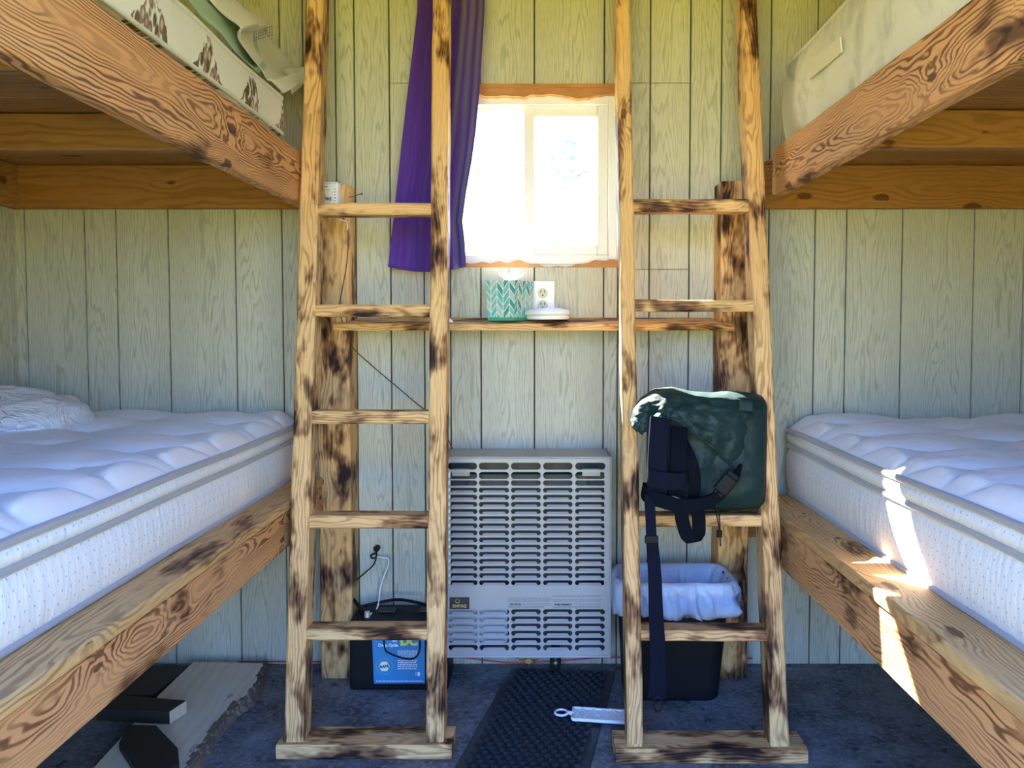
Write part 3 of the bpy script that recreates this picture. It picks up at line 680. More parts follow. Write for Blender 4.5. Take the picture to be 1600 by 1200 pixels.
# cream and green sheet over the edge of the floral mattress
sh = thing('bed_sheet', 'crumpled cream and pale green sheet on the rose-print mattress', 'bed sheet', (-0.78, 2.1, 1.72))
YS = [1.60, 2.16, 2.30]
def strip_cloth(pathA, pathB, seed, amp, waves, name, mat, parent, nu=70, nv=26, bulge=0.03, solid=0.003):
    A = spline(pathA, 12); B = spline(pathB, 12)
    def at(P_, t):
        f = t*(len(P_)-1); i = min(int(f), len(P_)-2); return P_[i].lerp(P_[i+1], f-i)
    def f(u, v):
        a, b = at(A, u), at(B, u); q = a.lerp(b, v)
        n_ = (b-a).cross(at(A, min(1, u+.05))-at(A, max(0, u-.05))); n_ = n_.normalized() if n_.length > 1e-6 else Vector((0, -1, 0))
        if n_.y > 0: n_ = -n_
        h = bulge*math.sin(math.pi*v)**0.7 + amp*math.sin(waves*2*math.pi*v + 2.5*math.sin(u*5+seed)) * (0.4+0.6*math.sin(math.pi*v)) + amp*1.1*noise.noise(Vector((u*6+seed, v*3, 0)))
        return q + n_*h
    mb = MB(); mb.grid(f, nu, nv); return mb.build(name, mat, parent, smooth=True, solid=solid)
def PXs(l): return [PX(px, py, X) for px, py, X in l]
strip_cloth(PXs([(262, -50, -0.712), (290, -8, -0.715), (312, 20, -0.716), (335, 45, -0.718), (360, 72, -0.72), (385, 98, -0.72), (404, 114, -0.722)]), PXs([(330, -70, -0.80), (342, -18, -0.80), (358, 8, -0.79), (378, 28, -0.785), (392, 50, -0.78), (402, 76, -0.77), (412, 104, -0.76)]), 1.2, 0.005, 1.2, 'green_layer', M['green'], sh, bulge=0.015)
strip_cloth(PXs([(300, -60, -0.77), (318, -20, -0.765), (332, 5, -0.755), (354, 25, -0.745), (375, 42, -0.735), (378, 62, -0.72), (392, 85, -0.712), (408, 105, -0.708), (421, 126, -0.704), (441, 146, -0.70)]), PXs([(330, -70, -0.83), (345, -24, -0.82), (361, 0, -0.81), (386, 20, -0.80), (413, 43, -0.79), (424, 62, -0.785), (441, 84, -0.775), (459, 106, -0.765), (468, 114, -0.75), (472, 124, -0.735)]), 4.1, 0.007, 1.3, 'cream_layer', M['cream'], sh, bulge=0.022, nu=110)
strip_cloth(PXs([(440, 112, -0.76), (454, 122, -0.745), (446, 134, -0.73), (438, 145, -0.70)]), PXs([(462, 107, -0.76), (483, 108, -0.73), (477, 126, -0.72), (456, 147, -0.70)]), 0.4, 0.003, 1.0, 'turned_corner', M['cream'], sh, bulge=0.012)
m = MB()
for r_ in range(4):
    for k in range(9):
        c0 = PX(379+k*3.6, 50-k*1.1+r_*4.4, -0.742)+Vector((0.028, 0, 0)); m.cyl(c0, c0+Vector((0.002, 0, 0)), 0.0022, 6)
m.build('eyelet_lace', M['print_grey'], sh)

# ------------------------------------------------------------------ curtain
cur = thing('curtain', 'purple curtain gathered at the left of the window', 'curtain', (-0.28, 2.6, 1.3))
def lerp_tab(tab, y):
    for (y0, x0), (y1, x1) in zip(tab, tab[1:]):
        if y <= y1 or (y1, x1) == tab[-1]:
            t = (y-y0)/(y1-y0); return x0+(x1-x0)*t
CL = [(-110, 656), (20, 652), (120, 640), (230, 627), (340, 615), (420, 606)]; CR = [(-110, 757), (20, 757), (80, 753), (130, 750), (200, 744), (250, 737), (300, 728), (345, 722), (380, 726), (425, 728)]
def cf(u, v):
    py = -110+(527)*v + 8*math.sin(u*math.pi)*v
    px = lerp_tab(CL, py)*(1-u)+lerp_tab(CR, py)*u
    fold = 0.024*math.sin(u*u*2*math.pi*2.6+0.9*math.sin(v*4)+0.5) + 0.003*math.sin(u*2*math.pi*7.1+2+v*3) + 0.006*noise.noise(Vector((u*5, v*6, 3)))
    flat = 1-0.55*v*(1-u)
    Y = 2.598 + fold*flat - 0.018*math.exp(-((u-0.72)/0.09)**2)*(0.4+v)
    return PY(px, py, Y)
m = MB(); m.grid(cf, 110, 90); m.build('curtain_cloth', M['purple'], cur, smooth=True, solid=0.002)
rz = PY(700, -100, 2.6).z
m = MB(); m.cyl((-0.48, 2.6, rz), (0.42, 2.6, rz), 0.008, 12); m.cyl((-0.46, 2.6, rz), (-0.46, YW, rz), 0.006, 8); m.cyl((0.40, 2.6, rz), (0.40, YW, rz), 0.006, 8); m.build('curtain_rod', M['bright_metal'], cur, smooth=True)

# ------------------------------------------------------------------ shelf and what stands on it
sz_f = PY(800, 506, 2.525).z; sz_b = sz_f+0.020
shf = thing('wall_shelf', 'narrow scorched board shelf under the window between the bunk posts', 'shelf', (0, 2.6, sz_f-0.02))
sx0, sx1 = PY(521, 510, 2.53).x, PY(1147, 510, 2.53).x
pL1, pR0 = PY(547, 510, 2.572).x+0.002, PY(1124, 510, 2.572).x-0.002
o = board('shelf_board', (sx0, 0, 0), (sx1, 0, 0), 0.020, 0.04, (0, 0, 1), M['scorch'], shf)
bpy.data.objects.remove(o)
n = 50; poly = [(sx0, 2.568), (pL1, 2.568), (pL1, YW-0.002), (pR0, YW-0.002), (pR0, 2.568), (sx1, 2.568)]
fr = [(sx1-(sx1-sx0)*i/n, 2.528+0.0035*noise.noise(Vector((i*0.5, 2, 1)))) for i in range(n+1)]
poly = poly + fr
me_ = MB(); zt_of = lambda y: sz_f+(y-2.53)/(YW-2.53)*(sz_b-sz_f)
top = [Vector((x-0.03, y-2.6, zt_of(y)-sz_f+(0.0015*noise.noise(Vector((x*30, 1, 0)))))) for x, y in poly]; bot = [t - Vector((0, 0, 0.020)) for t in top]
k_ = len(poly); me_.add(top+bot, [tuple(range(k_)), tuple(range(k_, 2*k_))[::-1]] + [(i, k_+i, k_+(i+1) % k_, (i+1) % k_) for i in range(k_)])
me_.build('shelf_board', M['scorch'], shf, mw=Matrix.Translation((0.03, 2.6, sz_f)))
# tissue box
tb = thing('tissue_box', 'cube tissue box with teal herringbone print on the shelf', 'tissue box', (-0.06, 2.6, sz_f))
A = PY(762, 503, 2.575); B = PY(804, 503, 2.553); C = B + Vector((0.054, 0.085, 0)); D_ = A + (C-B)
zb0 = zt_of(2.6)+0.001
for p_ in (A, B, C, D_): p_.z = zb0
H_ = PY(790, 438, 2.56).z-zb0
m = MB(); 
flare = 0.006
cen = (A+B+C+D_)/4
def fl(p_, h): q = p_ + (p_-cen).normalized()*flare*h/H_; q.z = zb0+h; return q
h0 = 0.010
m.add([A, B, C, D_] + [fl(p_, h0) for p_ in (A, B, C, D_)], [(0,1,5,4), (1,2,6,5), (2,3,7,6), (3,0,4,7), (3,2,1,0)], 1)
m.add([fl(p_, h0) for p_ in (A, B, C, D_)] + [fl(p_, H_) for p_ in (A, B, C, D_)], [(0,1,5,4), (1,2,6,5), (2,3,7,6), (3,0,4,7)], 0)
m.add([fl(p_, H_) for p_ in (A, B, C, D_)], [(0,1,2,3)], 2)
o = m.build('carton', [M['teal'], M['tealbase'], M['white_plastic']], tb)
uvl = o.data.uv_layers.new(name='UVMap')
for p_ in o.data.polygons:
    for k, li in enumerate(p_.loop_indices):
        co = o.data.vertices[o.data.loops[li].vertex_index].co
        if abs(p_.normal.x) > abs(p_.normal.y): uvl.data[li].uv = ((co.y-2.5)/0.10+0.13, (co.z-zb0)/H_)
        else: uvl.data[li].uv = ((co.x+0.17)/0.10, (co.z-zb0)/H_)
tp = cen+Vector((0, 0, H_)); m = MB()
def tf(u, v):
    a = 2*math.pi*u; r_ = 0.006+0.030*v*(1+0.35*math.sin(3*a+1)); return (tp.x+r_*math.cos(a), tp.y+r_*0.55*math.sin(a), tp.z+0.026*v*(1+0.25*math.sin(5*a))-0.004)
m.grid(tf, 28, 6, closed_u=True); m.build('tissue', M['white_cloth'], tb, smooth=True, solid=0.0006)
# round white disc (detector)
dc = thing('round_detector', 'round white plastic detector lying on the shelf by the outlet', 'detector', (0.02, 2.58, zb0))
dl, dr = PY(820, 495, 2.58), PY(892, 495, 2.58); R_ = (dr.x-dl.x)/2; cx_ = (dl.x+dr.x)/2
def lathe(prof, c, n=40):
    mb = MB(); vs_ = []; 
    for (r_, z) in prof:
        for i in range(n): a = 2*math.pi*i/n; vs_.append((c[0]+r_*math.cos(a), c[1]+r_*math.sin(a), c[2]+z))
    fs = [(j*n+i, j*n+(i+1) % n, (j+1)*n+(i+1) % n, (j+1)*n+i) for j in range(len(prof)-1) for i in range(n)]
    fs += [tuple(range(n))[::-1], tuple((len(prof)-1)*n+i for i in range(n))]; mb.add(vs_, fs); return mb
zd = zt_of(2.62)+0.001
lathe([(R_*0.85, 0), (R_*0.93, 0.002), (R_*0.94, 0.012), (R_*0.90, 0.0135)], (cx_, 2.600, zd)).build('detector_base', M['white_plastic'], dc, smooth=False, bevel=0.001)
lathe([(R_*0.90, 0.0136), (R_, 0.015), (R_, 0.024), (R_*0.94, 0.030), (R_*0.6, 0.036), (R_*0.15, 0.038)], (cx_, 2.600, zd)).build('detector_cover', M['white_plastic'], dc, smooth=True)
# white knob at the left end of the shelf
kb = inflate([PY(px, py, 2.56) for px, py in ((695, 500), (698, 497), (704, 498), (708, 502), (706, 505), (698, 505))], 0.01, 0.01, 2.0, nr=6, ns=24, amp=0.001).build('wax_stub', M['white_plastic'], smooth=True)
weld(kb); tag(kb, 'tiny white stub on the shelf next to the left ladder rail', 'stub')
# outlet
ou = thing('wall_outlet', 'white double wall outlet behind the shelf under the window', 'outlet', (0, YW, 1.15))
oa, ob = PY(833, 439, YW), PY(866, 496, YW); oxc = (oa.x+ob.x)/2; ow = 0.070; oz1 = oa.z; oz0 = max(oz1-0.114, zt_of(YW)+0.003)
m = MB(); m.box((oxc-ow/2, YW-0.007, oz0), (oxc+ow/2, YW, oz1)); m.build('cover_plate', M['white_plastic'], ou, bevel=0.002)
for pz in (458, 477):
    c = PY(848, pz, YW-0.009); m = MB(); m.cyl(c, c+Vector((0, 0.004, 0)), 0.0165, 24); s_ = m.build('socket', M['cream'], ou)
    m = MB()
    for dx in (-0.006, 0.006): m.box((c.x+dx-0.0012, c.y-0.0006, c.z+0.001), (c.x+dx+0.0012, c.y+0.001, c.z+0.010))
    m.cyl(c+Vector((0, -0.0006, -0.007)), c+Vector((0, 0.001, -0.007)), 0.0025, 10); m.build('slot', M['print_black'], s_)

# ------------------------------------------------------------------ thermostat, nail, wires
tm = thing('thermostat', 'small white thermostat on the left bunk post above the ladder rung', 'thermostat', (-0.65, 2.53, 1.5))
ta, tb_ = PY(497, 284, 2.53), PY(528, 316, 2.53)
m = MB(); m.box((ta.x, 2.53, tb_.z-0.012), (tb_.x, 2.571, ta.z)); m.build('housing', M['white_plastic'], tm, bevel=0.003)
m = MB()
for k in range(5): z = ta.z-0.022-k*0.0088; m.box((tb_.x-0.011, 2.5290, z-0.0010), (tb_.x-0.005, 2.531, z+0.0010))
for k in range(5): x = ta.x+0.007+k*0.0065; m.box((x-0.0011, 2.5290, ta.z-0.0262), (x+0.0011, 2.531, ta.z-0.0232))
for k in range(7): x = ta.x+0.006+k*0.0075; m.box((x-0.0022, 2.5290, ta.z-0.0066), (x+0.0022, 2.531, ta.z-0.0052))
m.box((ta.x+0.012, 2.529, ta.z-0.0162), (ta.x+0.030, 2.531, ta.z-0.0142))
m.build('scale_marks', M['print_grey'], tm)
text('brand_lettering', 'EMPIRE', 0.0125, M['print_black'], (ta.x+0.0205, 2.5293, tb_.z+0.0095), tm, bold=0.0004)
m = MB(); m.tube([(ta.x+0.015+0.006*math.cos(a*math.pi/6), 2.5292, tb_.z+0.021+0.006*math.sin(a*math.pi/6)) for a in range(12)], 0.0007, 5, closed=True); m.build('round_emblem', M['print_black'], tm)
m = MB(); a, b = PY(543, 309, 2.60), PY(565, 303, 2.575); m.cyl(a, b, 0.0013, 8); m.cyl(b, b+(b-a).normalized()*0.0015, 0.0036, 10); o = m.build('nail', M['pipe']); tag(o, 'long bent nail driven into the left bunk post beside the thermostat', 'nail')
def wire(name, pts, r, mat, label=None, cat='wire', parent=None, n=10):
    mb = MB(); mb.tube(spline(pts, n), r, 7); o = mb.build(name, mat, parent, smooth=True)
    if label: tag(o, label, cat, 'battery cables' if name == 'battery_cable' else None)
    return o
wire('thermostat_wire', [PY(528, 330, 2.565), PY(538, 344, 2.566), PY(544, 362, 2.566), PY(542, 410, 2.566), PY(535, 450, 2.566), PY(531, 475, 2.566), PY(533, 496, 2.56), PY(541, 520, 2.566), PY(553, 545, 2.60), PY(580, 570, 2.675), PY(615, 600, 2.676), PY(648, 628, 2.676), PY(680, 655, 2.676), PY(702, 690, 2.676), PY(712, 722, 2.660)],
     0.0016, plain('brown_wire', (0.07, 0.045, 0.035), 0.5), 'thin brown wire running down the left post and across the wall', 'wire')
m = MB()
c0 = PY(543, 357, 2.568); m.tube(spline([PY(528, 343, 2.568), PY(540, 346, 2.560), PY(543, 356, 2.560), PY(541, 360, 2.562)], 5), 0.0022, 7)
o = m.build('hook', M['white_plastic'], smooth=True); tag(o, 'small pale hook on the left bunk post under the top rung', 'hook')

# ------------------------------------------------------------------ wall heater
HY = 2.475
hx0, hx1 = PY(694, 870, HY).x, PY(954, 900, HY).x; hz1, hz0 = PY(820, 715, HY).z, PY(820, 1026, HY).z
ht = thing('wall_heater', 'beige louvered gas wall heater under the window', 'heater', ((hx0+hx1)/2, HY, hz0))
def pxh(px, py): return PY(px, py, HY)
cols = [(697.5, 743.5), (746, 793), (796, 842.5), (846, 892), (896, 943)]
rows = [(723, 734)] + [(737.5, 748.5)] + [(750.5, 759)] + [(762+11.13*k, 770+11.13*k) for k in range(14)]
rows2 = [(952+11.15*k, 960.4+11.15*k) for k in range(6)]
xs_c = []
for (a, b) in cols: xs_c.append((pxh(a+2.5, 870).x, pxh(b+2.5, 870).x))
allrows = rows+rows2; zr = [(pxh(820, b).z, pxh(820, a).z) for a, b in allrows]
m = MB(); xe = [hx0] + [ (xs_c[i][1]+xs_c[i+1][0])/2 for i in range(4)] + [hx1]
def slot_poly(x0, x1, z0, z1, n=5):
    r_ = (z1-z0)*0.48; pts = []
    for cx_2, cz, a0 in ((x1-r_, z1-r_, 0), (x0+r_, z1-r_, 90), (x0+r_, z0+r_, 180), (x1-r_, z0+r_, 270)):
        for i in range(n): a = math.radians(a0+90*i/(n-1)); pts.append((cx_2+r_*math.cos(a), cz+r_*math.sin(a)))
    return pts
zbands = []
for blk in (zr[:17], zr[17:]):
    for i, (z0, z1) in enumerate(blk):
        up_ = (blk[i-1][0]+z1)/2 if i > 0 else z1+0.004; dn = (z0+blk[i+1][1])/2 if i < len(blk)-1 else z0-0.004
        zbands.append((dn, up_, z0, z1))
for (dn, up_, z0, z1) in zbands:
    for i, (x0, x1) in enumerate(xs_c):
        X0, X1 = xe[i], xe[i+1]
        sp_ = slot_poly(x0, x1, z0, z1); n = len(sp_)
        # outer ring: same count, projected on the cell rectangle
        ou_ = []
        for (x, z) in sp_:
            cx_2, cz = (X0+X1)/2, (dn+up_)/2; dx, dz_ = x-(x0+x1)/2, z-(z0+z1)/2
            sx_ = ((X1-X0)/2)/abs(dx) if dx else 1e9; sz_ = ((up_-dn)/2)/abs(dz_) if dz_ else 1e9
            ou_.append((x, z))
        q = n//4
        # corners of the cell, each arc fans to its corner
        corner = [(X1, up_), (X0, up_), (X0, dn), (X1, dn)]
        V = [(x, HY, z) for x, z in sp_] + [(x, HY+0.004, z) for x, z in sp_] + [(c_[0], HY, c_[1]) for c_ in corner]
        F = []
        for k in range(4):
            for j in range(q-1): F.append((k*q+j, k*q+j+1, 2*n+k))
            F.append((k*q+q-1, (k+1) % 4*q, 2*n+(k+1) % 4, 2*n+k))
        F += [(i_, n+i_, n+(i_+1) % n, (i_+1) % n) for i_ in range(n)]
        m.add(V, F)
        # bent louver lip rising from the slot's lower edge
        if not ((dn, up_, z0, z1) in zbands[:3]):
            hh = z1-z0; xa, xb = x0+hh*0.55, x1-hh*0.55
            m.add([(xa, HY+0.001, z0), (xb, HY+0.001, z0), (xb-hh*0.35, HY+0.006, z0+hh*0.39), (xa+hh*0.35, HY+0.006, z0+hh*0.39)], [(0,1,2,3)])
zA, zB = zbands[0][1], zbands[16][0]; zC_, zD = zbands[17][1], zbands[-1][0]
for (q0, q1) in ((zA, hz1), (zC_, zB), (hz0, zD)): m.add([(hx0, HY, q0), (hx1, HY, q0), (hx1, HY, q1), (hx0, HY, q1)], [(0,1,2,3)])
m.build('front_grille', M['heater'], ht)
m = MB(); cw = 0.0035     # outer cowl: sides, top, bottom
m.box((hx0, HY+0.0005, hz0), (hx0+0.002, YW-0.01, hz1)); m.box((hx1-0.002, HY+0.0005, hz0), (hx1, YW-0.01, hz1)); m.box((hx0, HY, hz1-0.002), (hx1, YW-0.03, hz1)); m.box((hx0, HY, hz0), (hx1, YW-0.03, hz0+0.002))
m.tube([(hx0, HY, hz1), (hx1, HY, hz1)], 0.0035, 8); m.tube([(hx1, HY, hz0), (hx1, HY, hz1)], 0.003, 8); m.tube([(hx0, HY, hz0), (hx0, HY, hz1)], 0.003, 8); m.tube([(hx0, HY, hz0), (hx1, HY, hz0)], 0.0035, 8)
m.build('cabinet', M['heater'], ht)
m = MB(); m.box((hx0+0.012, HY+0.10, hz0+0.006), (hx1-0.012, YW-0.015, hz1-0.006)); m.box((hx0+0.07, HY+0.05, hz0+0.13), (hx1-0.07, HY+0.10, hz1-0.06)); m.build('combustion_chamber', M['heater_in'], ht)
m = MB()
for xa in (hx0+0.003, hx1-0.018):
    m = MB(); m.box((xa, HY+0.012, zB-0.0), (xa+0.015, HY+0.04, zA-0.03)); m.build('inner_bracket', M['bright_metal'], ht)
for xa, xb in ((hx0+0.022, hx0+0.075), (hx1-0.085, hx1-0.03)):
    m = MB(); m.box((xa, HY+0.03, zA-0.050), (xb, HY+0.05, zA-0.028)); m.build('heat_shield', M['heater'], ht)
m = MB(); m.box((hx0+0.01, HY+0.02, hz0+0.035), (hx0+0.19, HY+0.06, zC_-0.008)); m.build('valve_panel', plain('grey_panel', (0.30, 0.33, 0.38), 0.5), ht)
ba, bb_ = pxh(702.5, 933), pxh(733.5, 951.5)
m = MB(); m.box((ba.x, HY-0.002, bb_.z), (bb_.x, HY+0.0, ba.z)); bdg = m.build('maker_badge', M['print_black'], ht)
text('badge_lettering', 'EMPIRE', 0.0135, M['gold'], ((ba.x+bb_.x)/2, HY-0.0024, bb_.z+0.009), bdg, bold=0.0002)
m = MB(); m.tube([((ba.x+bb_.x)/2-0.006+0.006*math.cos(a*math.pi/6), HY-0.0026, ba.z-0.011+0.006*math.sin(a*math.pi/6)) for a in range(12)], 0.0009, 5, closed=True); m.build('badge_emblem', M['gold'], bdg)
text('caution_heading', 'CAUTION', 0.0082, M['print_black'], (pxh(805, 944.5).x, HY-0.0004, pxh(805, 944.5).z), ht, bold=0.0003)
text('caution_heading', 'AVERTISSEMENT', 0.0074, M['print_black'], (pxh(880, 944.8).x, HY-0.0004, pxh(880, 944.8).z), ht, bold=0.0003)
m = MB(); rnd = random.Random(4)
def dashes(x0, x1, y):
    x = x0
    while x < x1-1:
        l = rnd.uniform(2.0, 6.5); a = pxh(x, y+0.35); b = pxh(min(x+l, x1), y-0.35); m.box((a.x, HY-0.0003, a.z), (b.x, HY+0.0002, b.z)); x += l+0.9
for y in (934, 936, 938, 940): dashes(794, 861, y)
for y in (930.5, 932.3, 936.3, 938, 940): dashes(864, 939, y)
for y in (943.5, 945.5): dashes(817, 861, y); dashes(897, 939, y)
for y in (947.6, 949.5): dashes(794, 850, y); dashes(864, 939, y)
m.build('fine_print', M['print_grey'], ht)
m = MB()
p0 = PY(868, 1028, 2.55); m.cyl((p0.x, 2.55, hz0+0.005), (p0.x, 2.55, 0.035), 0.014, 16); m.cyl((p0.x, 2.55, 0.075), (p0.x, 2.55, 0.045), 0.018, 16); m.cyl((p0.x, 2.55, 0.095), (p0.x-0.07, 2.55, 0.095), 0.010, 12)
m.build('gas_pipe', M['pipe'], ht, smooth=True)
m = MB(); v0 = PY(826, 1029, 2.54); m.cyl(v0+Vector((-0.03, 0.01, 0)), v0+Vector((0.03, 0.01, 0)), 0.009, 12); m.cyl(v0, v0+Vector((0, -0.02, 0)), 0.011, 6); m.build('gas_valve', M['brass'], ht, smooth=False)
m = MB(); m.tube(spline([(v0.x-0.03, 2.55, v0.z), (v0.x-0.10, 2.57, v0.z+0.008), (v0.x-0.16, 2.6, v0.z+0.03)], 8), 0.005, 8); m.build('supply_tube', M['pipe'], ht, smooth=True)
rc = wire('red_cord', [(-0.99, 2.672, 0.012), (-0.5, 2.668, 0.014), (-0.3, 2.655, 0.036), (-0.1, 2.640, 0.022), (0.06, 2.64, 0.028), (0.2, 2.66, 0.030), (0.38, 2.672, 0.026), (0.7, 2.676, 0.022)], 0.0024, M['red'], 'thin red line running along the foot of the back wall', 'cord')

# ------------------------------------------------------------------ battery and its cables
BY = 2.482
bt = thing('car_battery', 'black battery with a blue label on the floor behind the left ladder', 'battery', (-0.43, BY+0.08, 0))
bx0, bx1 = PY(546, 1030, BY).x, PY(700, 1030, BY).x; bz1 = 0.212
m = MB(); m.box((bx0, BY, 0.001), (bx1, BY+0.165, bz1-0.03)); m.build('case', M['black'], bt, bevel=0.006)
m = MB(); m.box((bx0-0.003, BY-0.003, bz1-0.0295), (bx1+0.003, BY+0.168, bz1-0.002)); m.build('lid', M['black'], bt, bevel=0.004)
for xx in (bx0+0.045, bx1-0.045):
    m = MB(); m.cyl((xx, BY+0.05, bz1-0.001), (xx, BY+0.05, bz1+0.016), 0.009, 14); m.build('terminal', M['bright_metal'], bt, smooth=False)
for xa, xb in ((bx0+0.07, bx0+0.125), (bx1-0.10, bx1-0.02)):
    m = MB(); m.box((xa, BY+0.09, bz1-0.001), (xb, BY+0.13, bz1+0.003)); m.build('vent_cap', M['heater_in'], bt, bevel=0.002)
def pb(px, py): return PY(px, py, BY)
la, lb = pb(581, 976), pb(664, 1067.5)
m = MB(); m.add([(la.x, BY-0.0008, bz1-0.034), (lb.x, BY-0.0008, bz1-0.034), (lb.x, BY-0.0008, lb.z), (la.x+0.005, BY-0.0008, lb.z-0.001)], [(3,2,1,0)]); m.add([(la.x, BY+0.0004, bz1-0.034), (lb.x, BY+0.0004, bz1-0.034), (lb.x, BY+0.0004, lb.z), (la.x+0.005, BY+0.0004, lb.z-0.001)], [(0,1,2,3)]); lbl = m.build('blue_label', M['label_blue'], bt)
text('label_lettering', 'DC', 0.036, M['yellow'], pb(639, 1002)+Vector((0, -0.0016, 0)), lbl, bold=0.0022)
text('label_lettering', 'RV', 0.012, M['print_white'], pb(617, 1001)+Vector((0, -0.0014, 0)), lbl, bold=0.0004)
text('label_lettering', 'Deep Cycle', 0.0125, M['print_white'], pb(606.5, 1008)+Vector((0, -0.0014, 0)), lbl, bold=0.0005)
def ngon(c, r_, n, y, rot=0): return [(c.x+r_*math.cos(rot+2*math.pi*i/n), y, c.z+r_*math.sin(rot+2*math.pi*i/n)) for i in range(n)]
nc = pb(600.5, 1041)
m = MB(); m.tube(ngon(nc, 0.0245, 32, BY-0.0010), 0.0012, 5, closed=True); m.build('logo_ring', M['label_ltblue'], lbl)
m = MB(); m.prism([Vector(v) for v in ngon(nc, 0.0175, 6, BY-0.0010)], (0, -0.0006, 0)); m.build('logo_hexagon', M['yellow'], lbl)
m = MB(); m.prism([Vector(v) for v in ngon(nc, 0.0145, 6, BY-0.0017)], (0, -0.0004, 0)); m.build('logo_hexagon', M['print_white'], lbl)
text('logo_lettering', 'NAPA', 0.0125, M['print_blue'], nc+Vector((0, -0.0026, 0)), lbl, bold=0.0007, xdir=(1, 0, 0.10), squeeze=0.85)
m = MB(); rnd = random.Random(9)
for y in (1017, 1020, 1023, 1026, 1032, 1035, 1038, 1041, 1044.5):
    x = 621.5
    while x < 651:
        l = rnd.uniform(2, 6); a = pb(x, y+0.6); b = pb(min(x+l, 652), y-0.6); m.box((a.x, BY-0.0012, a.z), (b.x, BY-0.0004, b.z)); x += l+1
x = 588
while x < 660:
    l = rnd.uniform(2, 6); a = pb(x, 1064.6); b = pb(min(x+l, 661), 1063.4); m.box((a.x, BY-0.0012, a.z), (b.x, BY-0.0004, b.z)); x += l+1
for dx in (-3, -1, 1, 3): a = pb(652+dx*0.7, 1056); b = pb(652.6+dx*1.1, 1050); m.box((a.x, BY-0.0012, a.z), (b.x+0.0004, BY-0.0004, b.z))
m.build('fine_print', M['print_white'], lbl)
tx0 = Vector((bx0+0.045, BY+0.05, bz1+0.014)); tx1 = Vector((bx1-0.045, BY+0.05, bz1+0.014))
wire('battery_cable', [PY(588, 858, 2.672), PY(588, 868, 2.655), PY(584, 882, 2.655), PY(568, 897, 2.655), PY(556, 908, 2.64), PY(549, 922, 2.62), PY(549, 930, 2.61), PY(558, 944, 2.585), PY(572, 962, 2.55), tx0],
     [0.0022]*60+[0.0022+0.0032*min(1, max(0, i)/6) for i in range(31)], M['black'], 'black cable from the wall hook down to the battery top', 'cable')
wire('battery_cable', [PY(584, 869, 2.665), PY(596, 871, 2.655), PY(606, 873, 2.655), PY(607, 882, 2.65), PY(600, 900, 2.65), PY(594, 920, 2.64), PY(592, 940, 2.62), PY(587, 955, 2.60), PY(577, 965, 2.575), PY(568, 972, 2.56), tx0+Vector((0.012, 0.01, -0.006))], 0.0026, M['white_plastic'], 'white cable from the wall hook down to the battery top', 'cable')
wire('battery_cable', [tx0+Vector((-0.01, 0, 0.002)), PY(566, 948, 2.60), PY(590, 942, 2.62), PY(620, 937, 2.62), PY(650, 941, 2.60), PY(680, 950, 2.57), tx1], 0.0048, M['black'], 'thick black cable arching over the battery top', 'cable')
wire('battery_cable', [(pb(600, 1000).x, BY-0.004, bz1+0.006), PY(601, 1012, BY-0.010), PY(611, 1022, BY-0.010), PY(628, 1028, BY-0.010), PY(642, 1030, BY-0.010), PY(652, 1024, BY-0.010), PY(656, 1010, BY-0.010), (pb(655, 1000).x, BY-0.004, bz1-0.006), tx1+Vector((-0.04, -0.03, -0.009))], 0.0024, M['black'], 'thin black cable looping down over the blue battery label', 'cable')
m = MB(); c = PY(588, 858, 2.664); m.cyl(c, (c.x, YW, c.z), 0.010, 16); m.tube(spline([PY(588, 864, 2.662), PY(580, 867, 2.655), PY(581, 872, 2.655), PY(588, 871, 2.66)], 5), 0.0028, 7); o = m.build('cable_grommet', M['black'], smooth=False); tag(o, 'black round grommet in the back wall holding the battery cables', 'grommet')

# ------------------------------------------------------------------ trash bin with bag
bn = thing('trash_bin', 'black plastic trash bin behind the right ladder', 'trash bin', (0.42, 2.47, 0))
def rr_ring(x0, x1, y0, y1, r_, z, n=7):
    pts = []
    for cx_2, cy_, a0 in ((x1-r_, y1-r_, 0), (x0+r_, y1-r_, 90), (x0+r_, y0+r_, 180), (x1-r_, y0+r_, 270)):
        for i in range(n): a = math.radians(a0+90*i/(n-1)); pts.append((cx_2+r_*math.cos(a), cy_+r_*math.sin(a), z))
    return pts
def loft(rings, cap0=True, cap1=True):
    mb = MB(); n = len(rings[0]); vs_ = [v for r_ in rings for v in r_]; fs = [(j*n+i, j*n+(i+1) % n, (j+1)*n+(i+1) % n, (j+1)*n+i) for j in range(len(rings)-1) for i in range(n)]
    if cap0: fs.append(tuple(range(n))[::-1])
    if cap1: fs.append(tuple((len(rings)-1)*n+i for i in range(n)))
    mb.add(vs_, fs); return mb
BZ = 0.365
loft([rr_ring(0.262, 0.528, 2.410, 2.556, 0.03, 0.002), rr_ring(0.255, 0.535, 2.405, 2.558, 0.035, 0.01), rr_ring(0.236, 0.563, 2.368, 2.562, 0.045, BZ), rr_ring(0.240, 0.559, 2.372, 2.558, 0.045, BZ), rr_ring(0.266, 0.524, 2.414, 2.552, 0.03, 0.02)]).build('bin_body', M['black'], bn, smooth=False, bevel=0.002)
bg_ = thing('bin_bag', 'thin white plastic bag lining the black trash bin', 'bin bag', (0.42, 2.47, 0.30))
base0 = rr_ring(0.222, 0.578, 2.352, 2.566, 0.06, 0, n=14); base = []
for i, p_ in enumerate(base0):
    q_ = base0[(i+1) % len(base0)]; k_ = max(1, int(math.dist(p_, q_)/0.0045))
    for j in range(k_): base.append(tuple(p_[c_]+(q_[c_]-p_[c_])*j/k_ for c_ in range(3)))
nb_ = len(base)
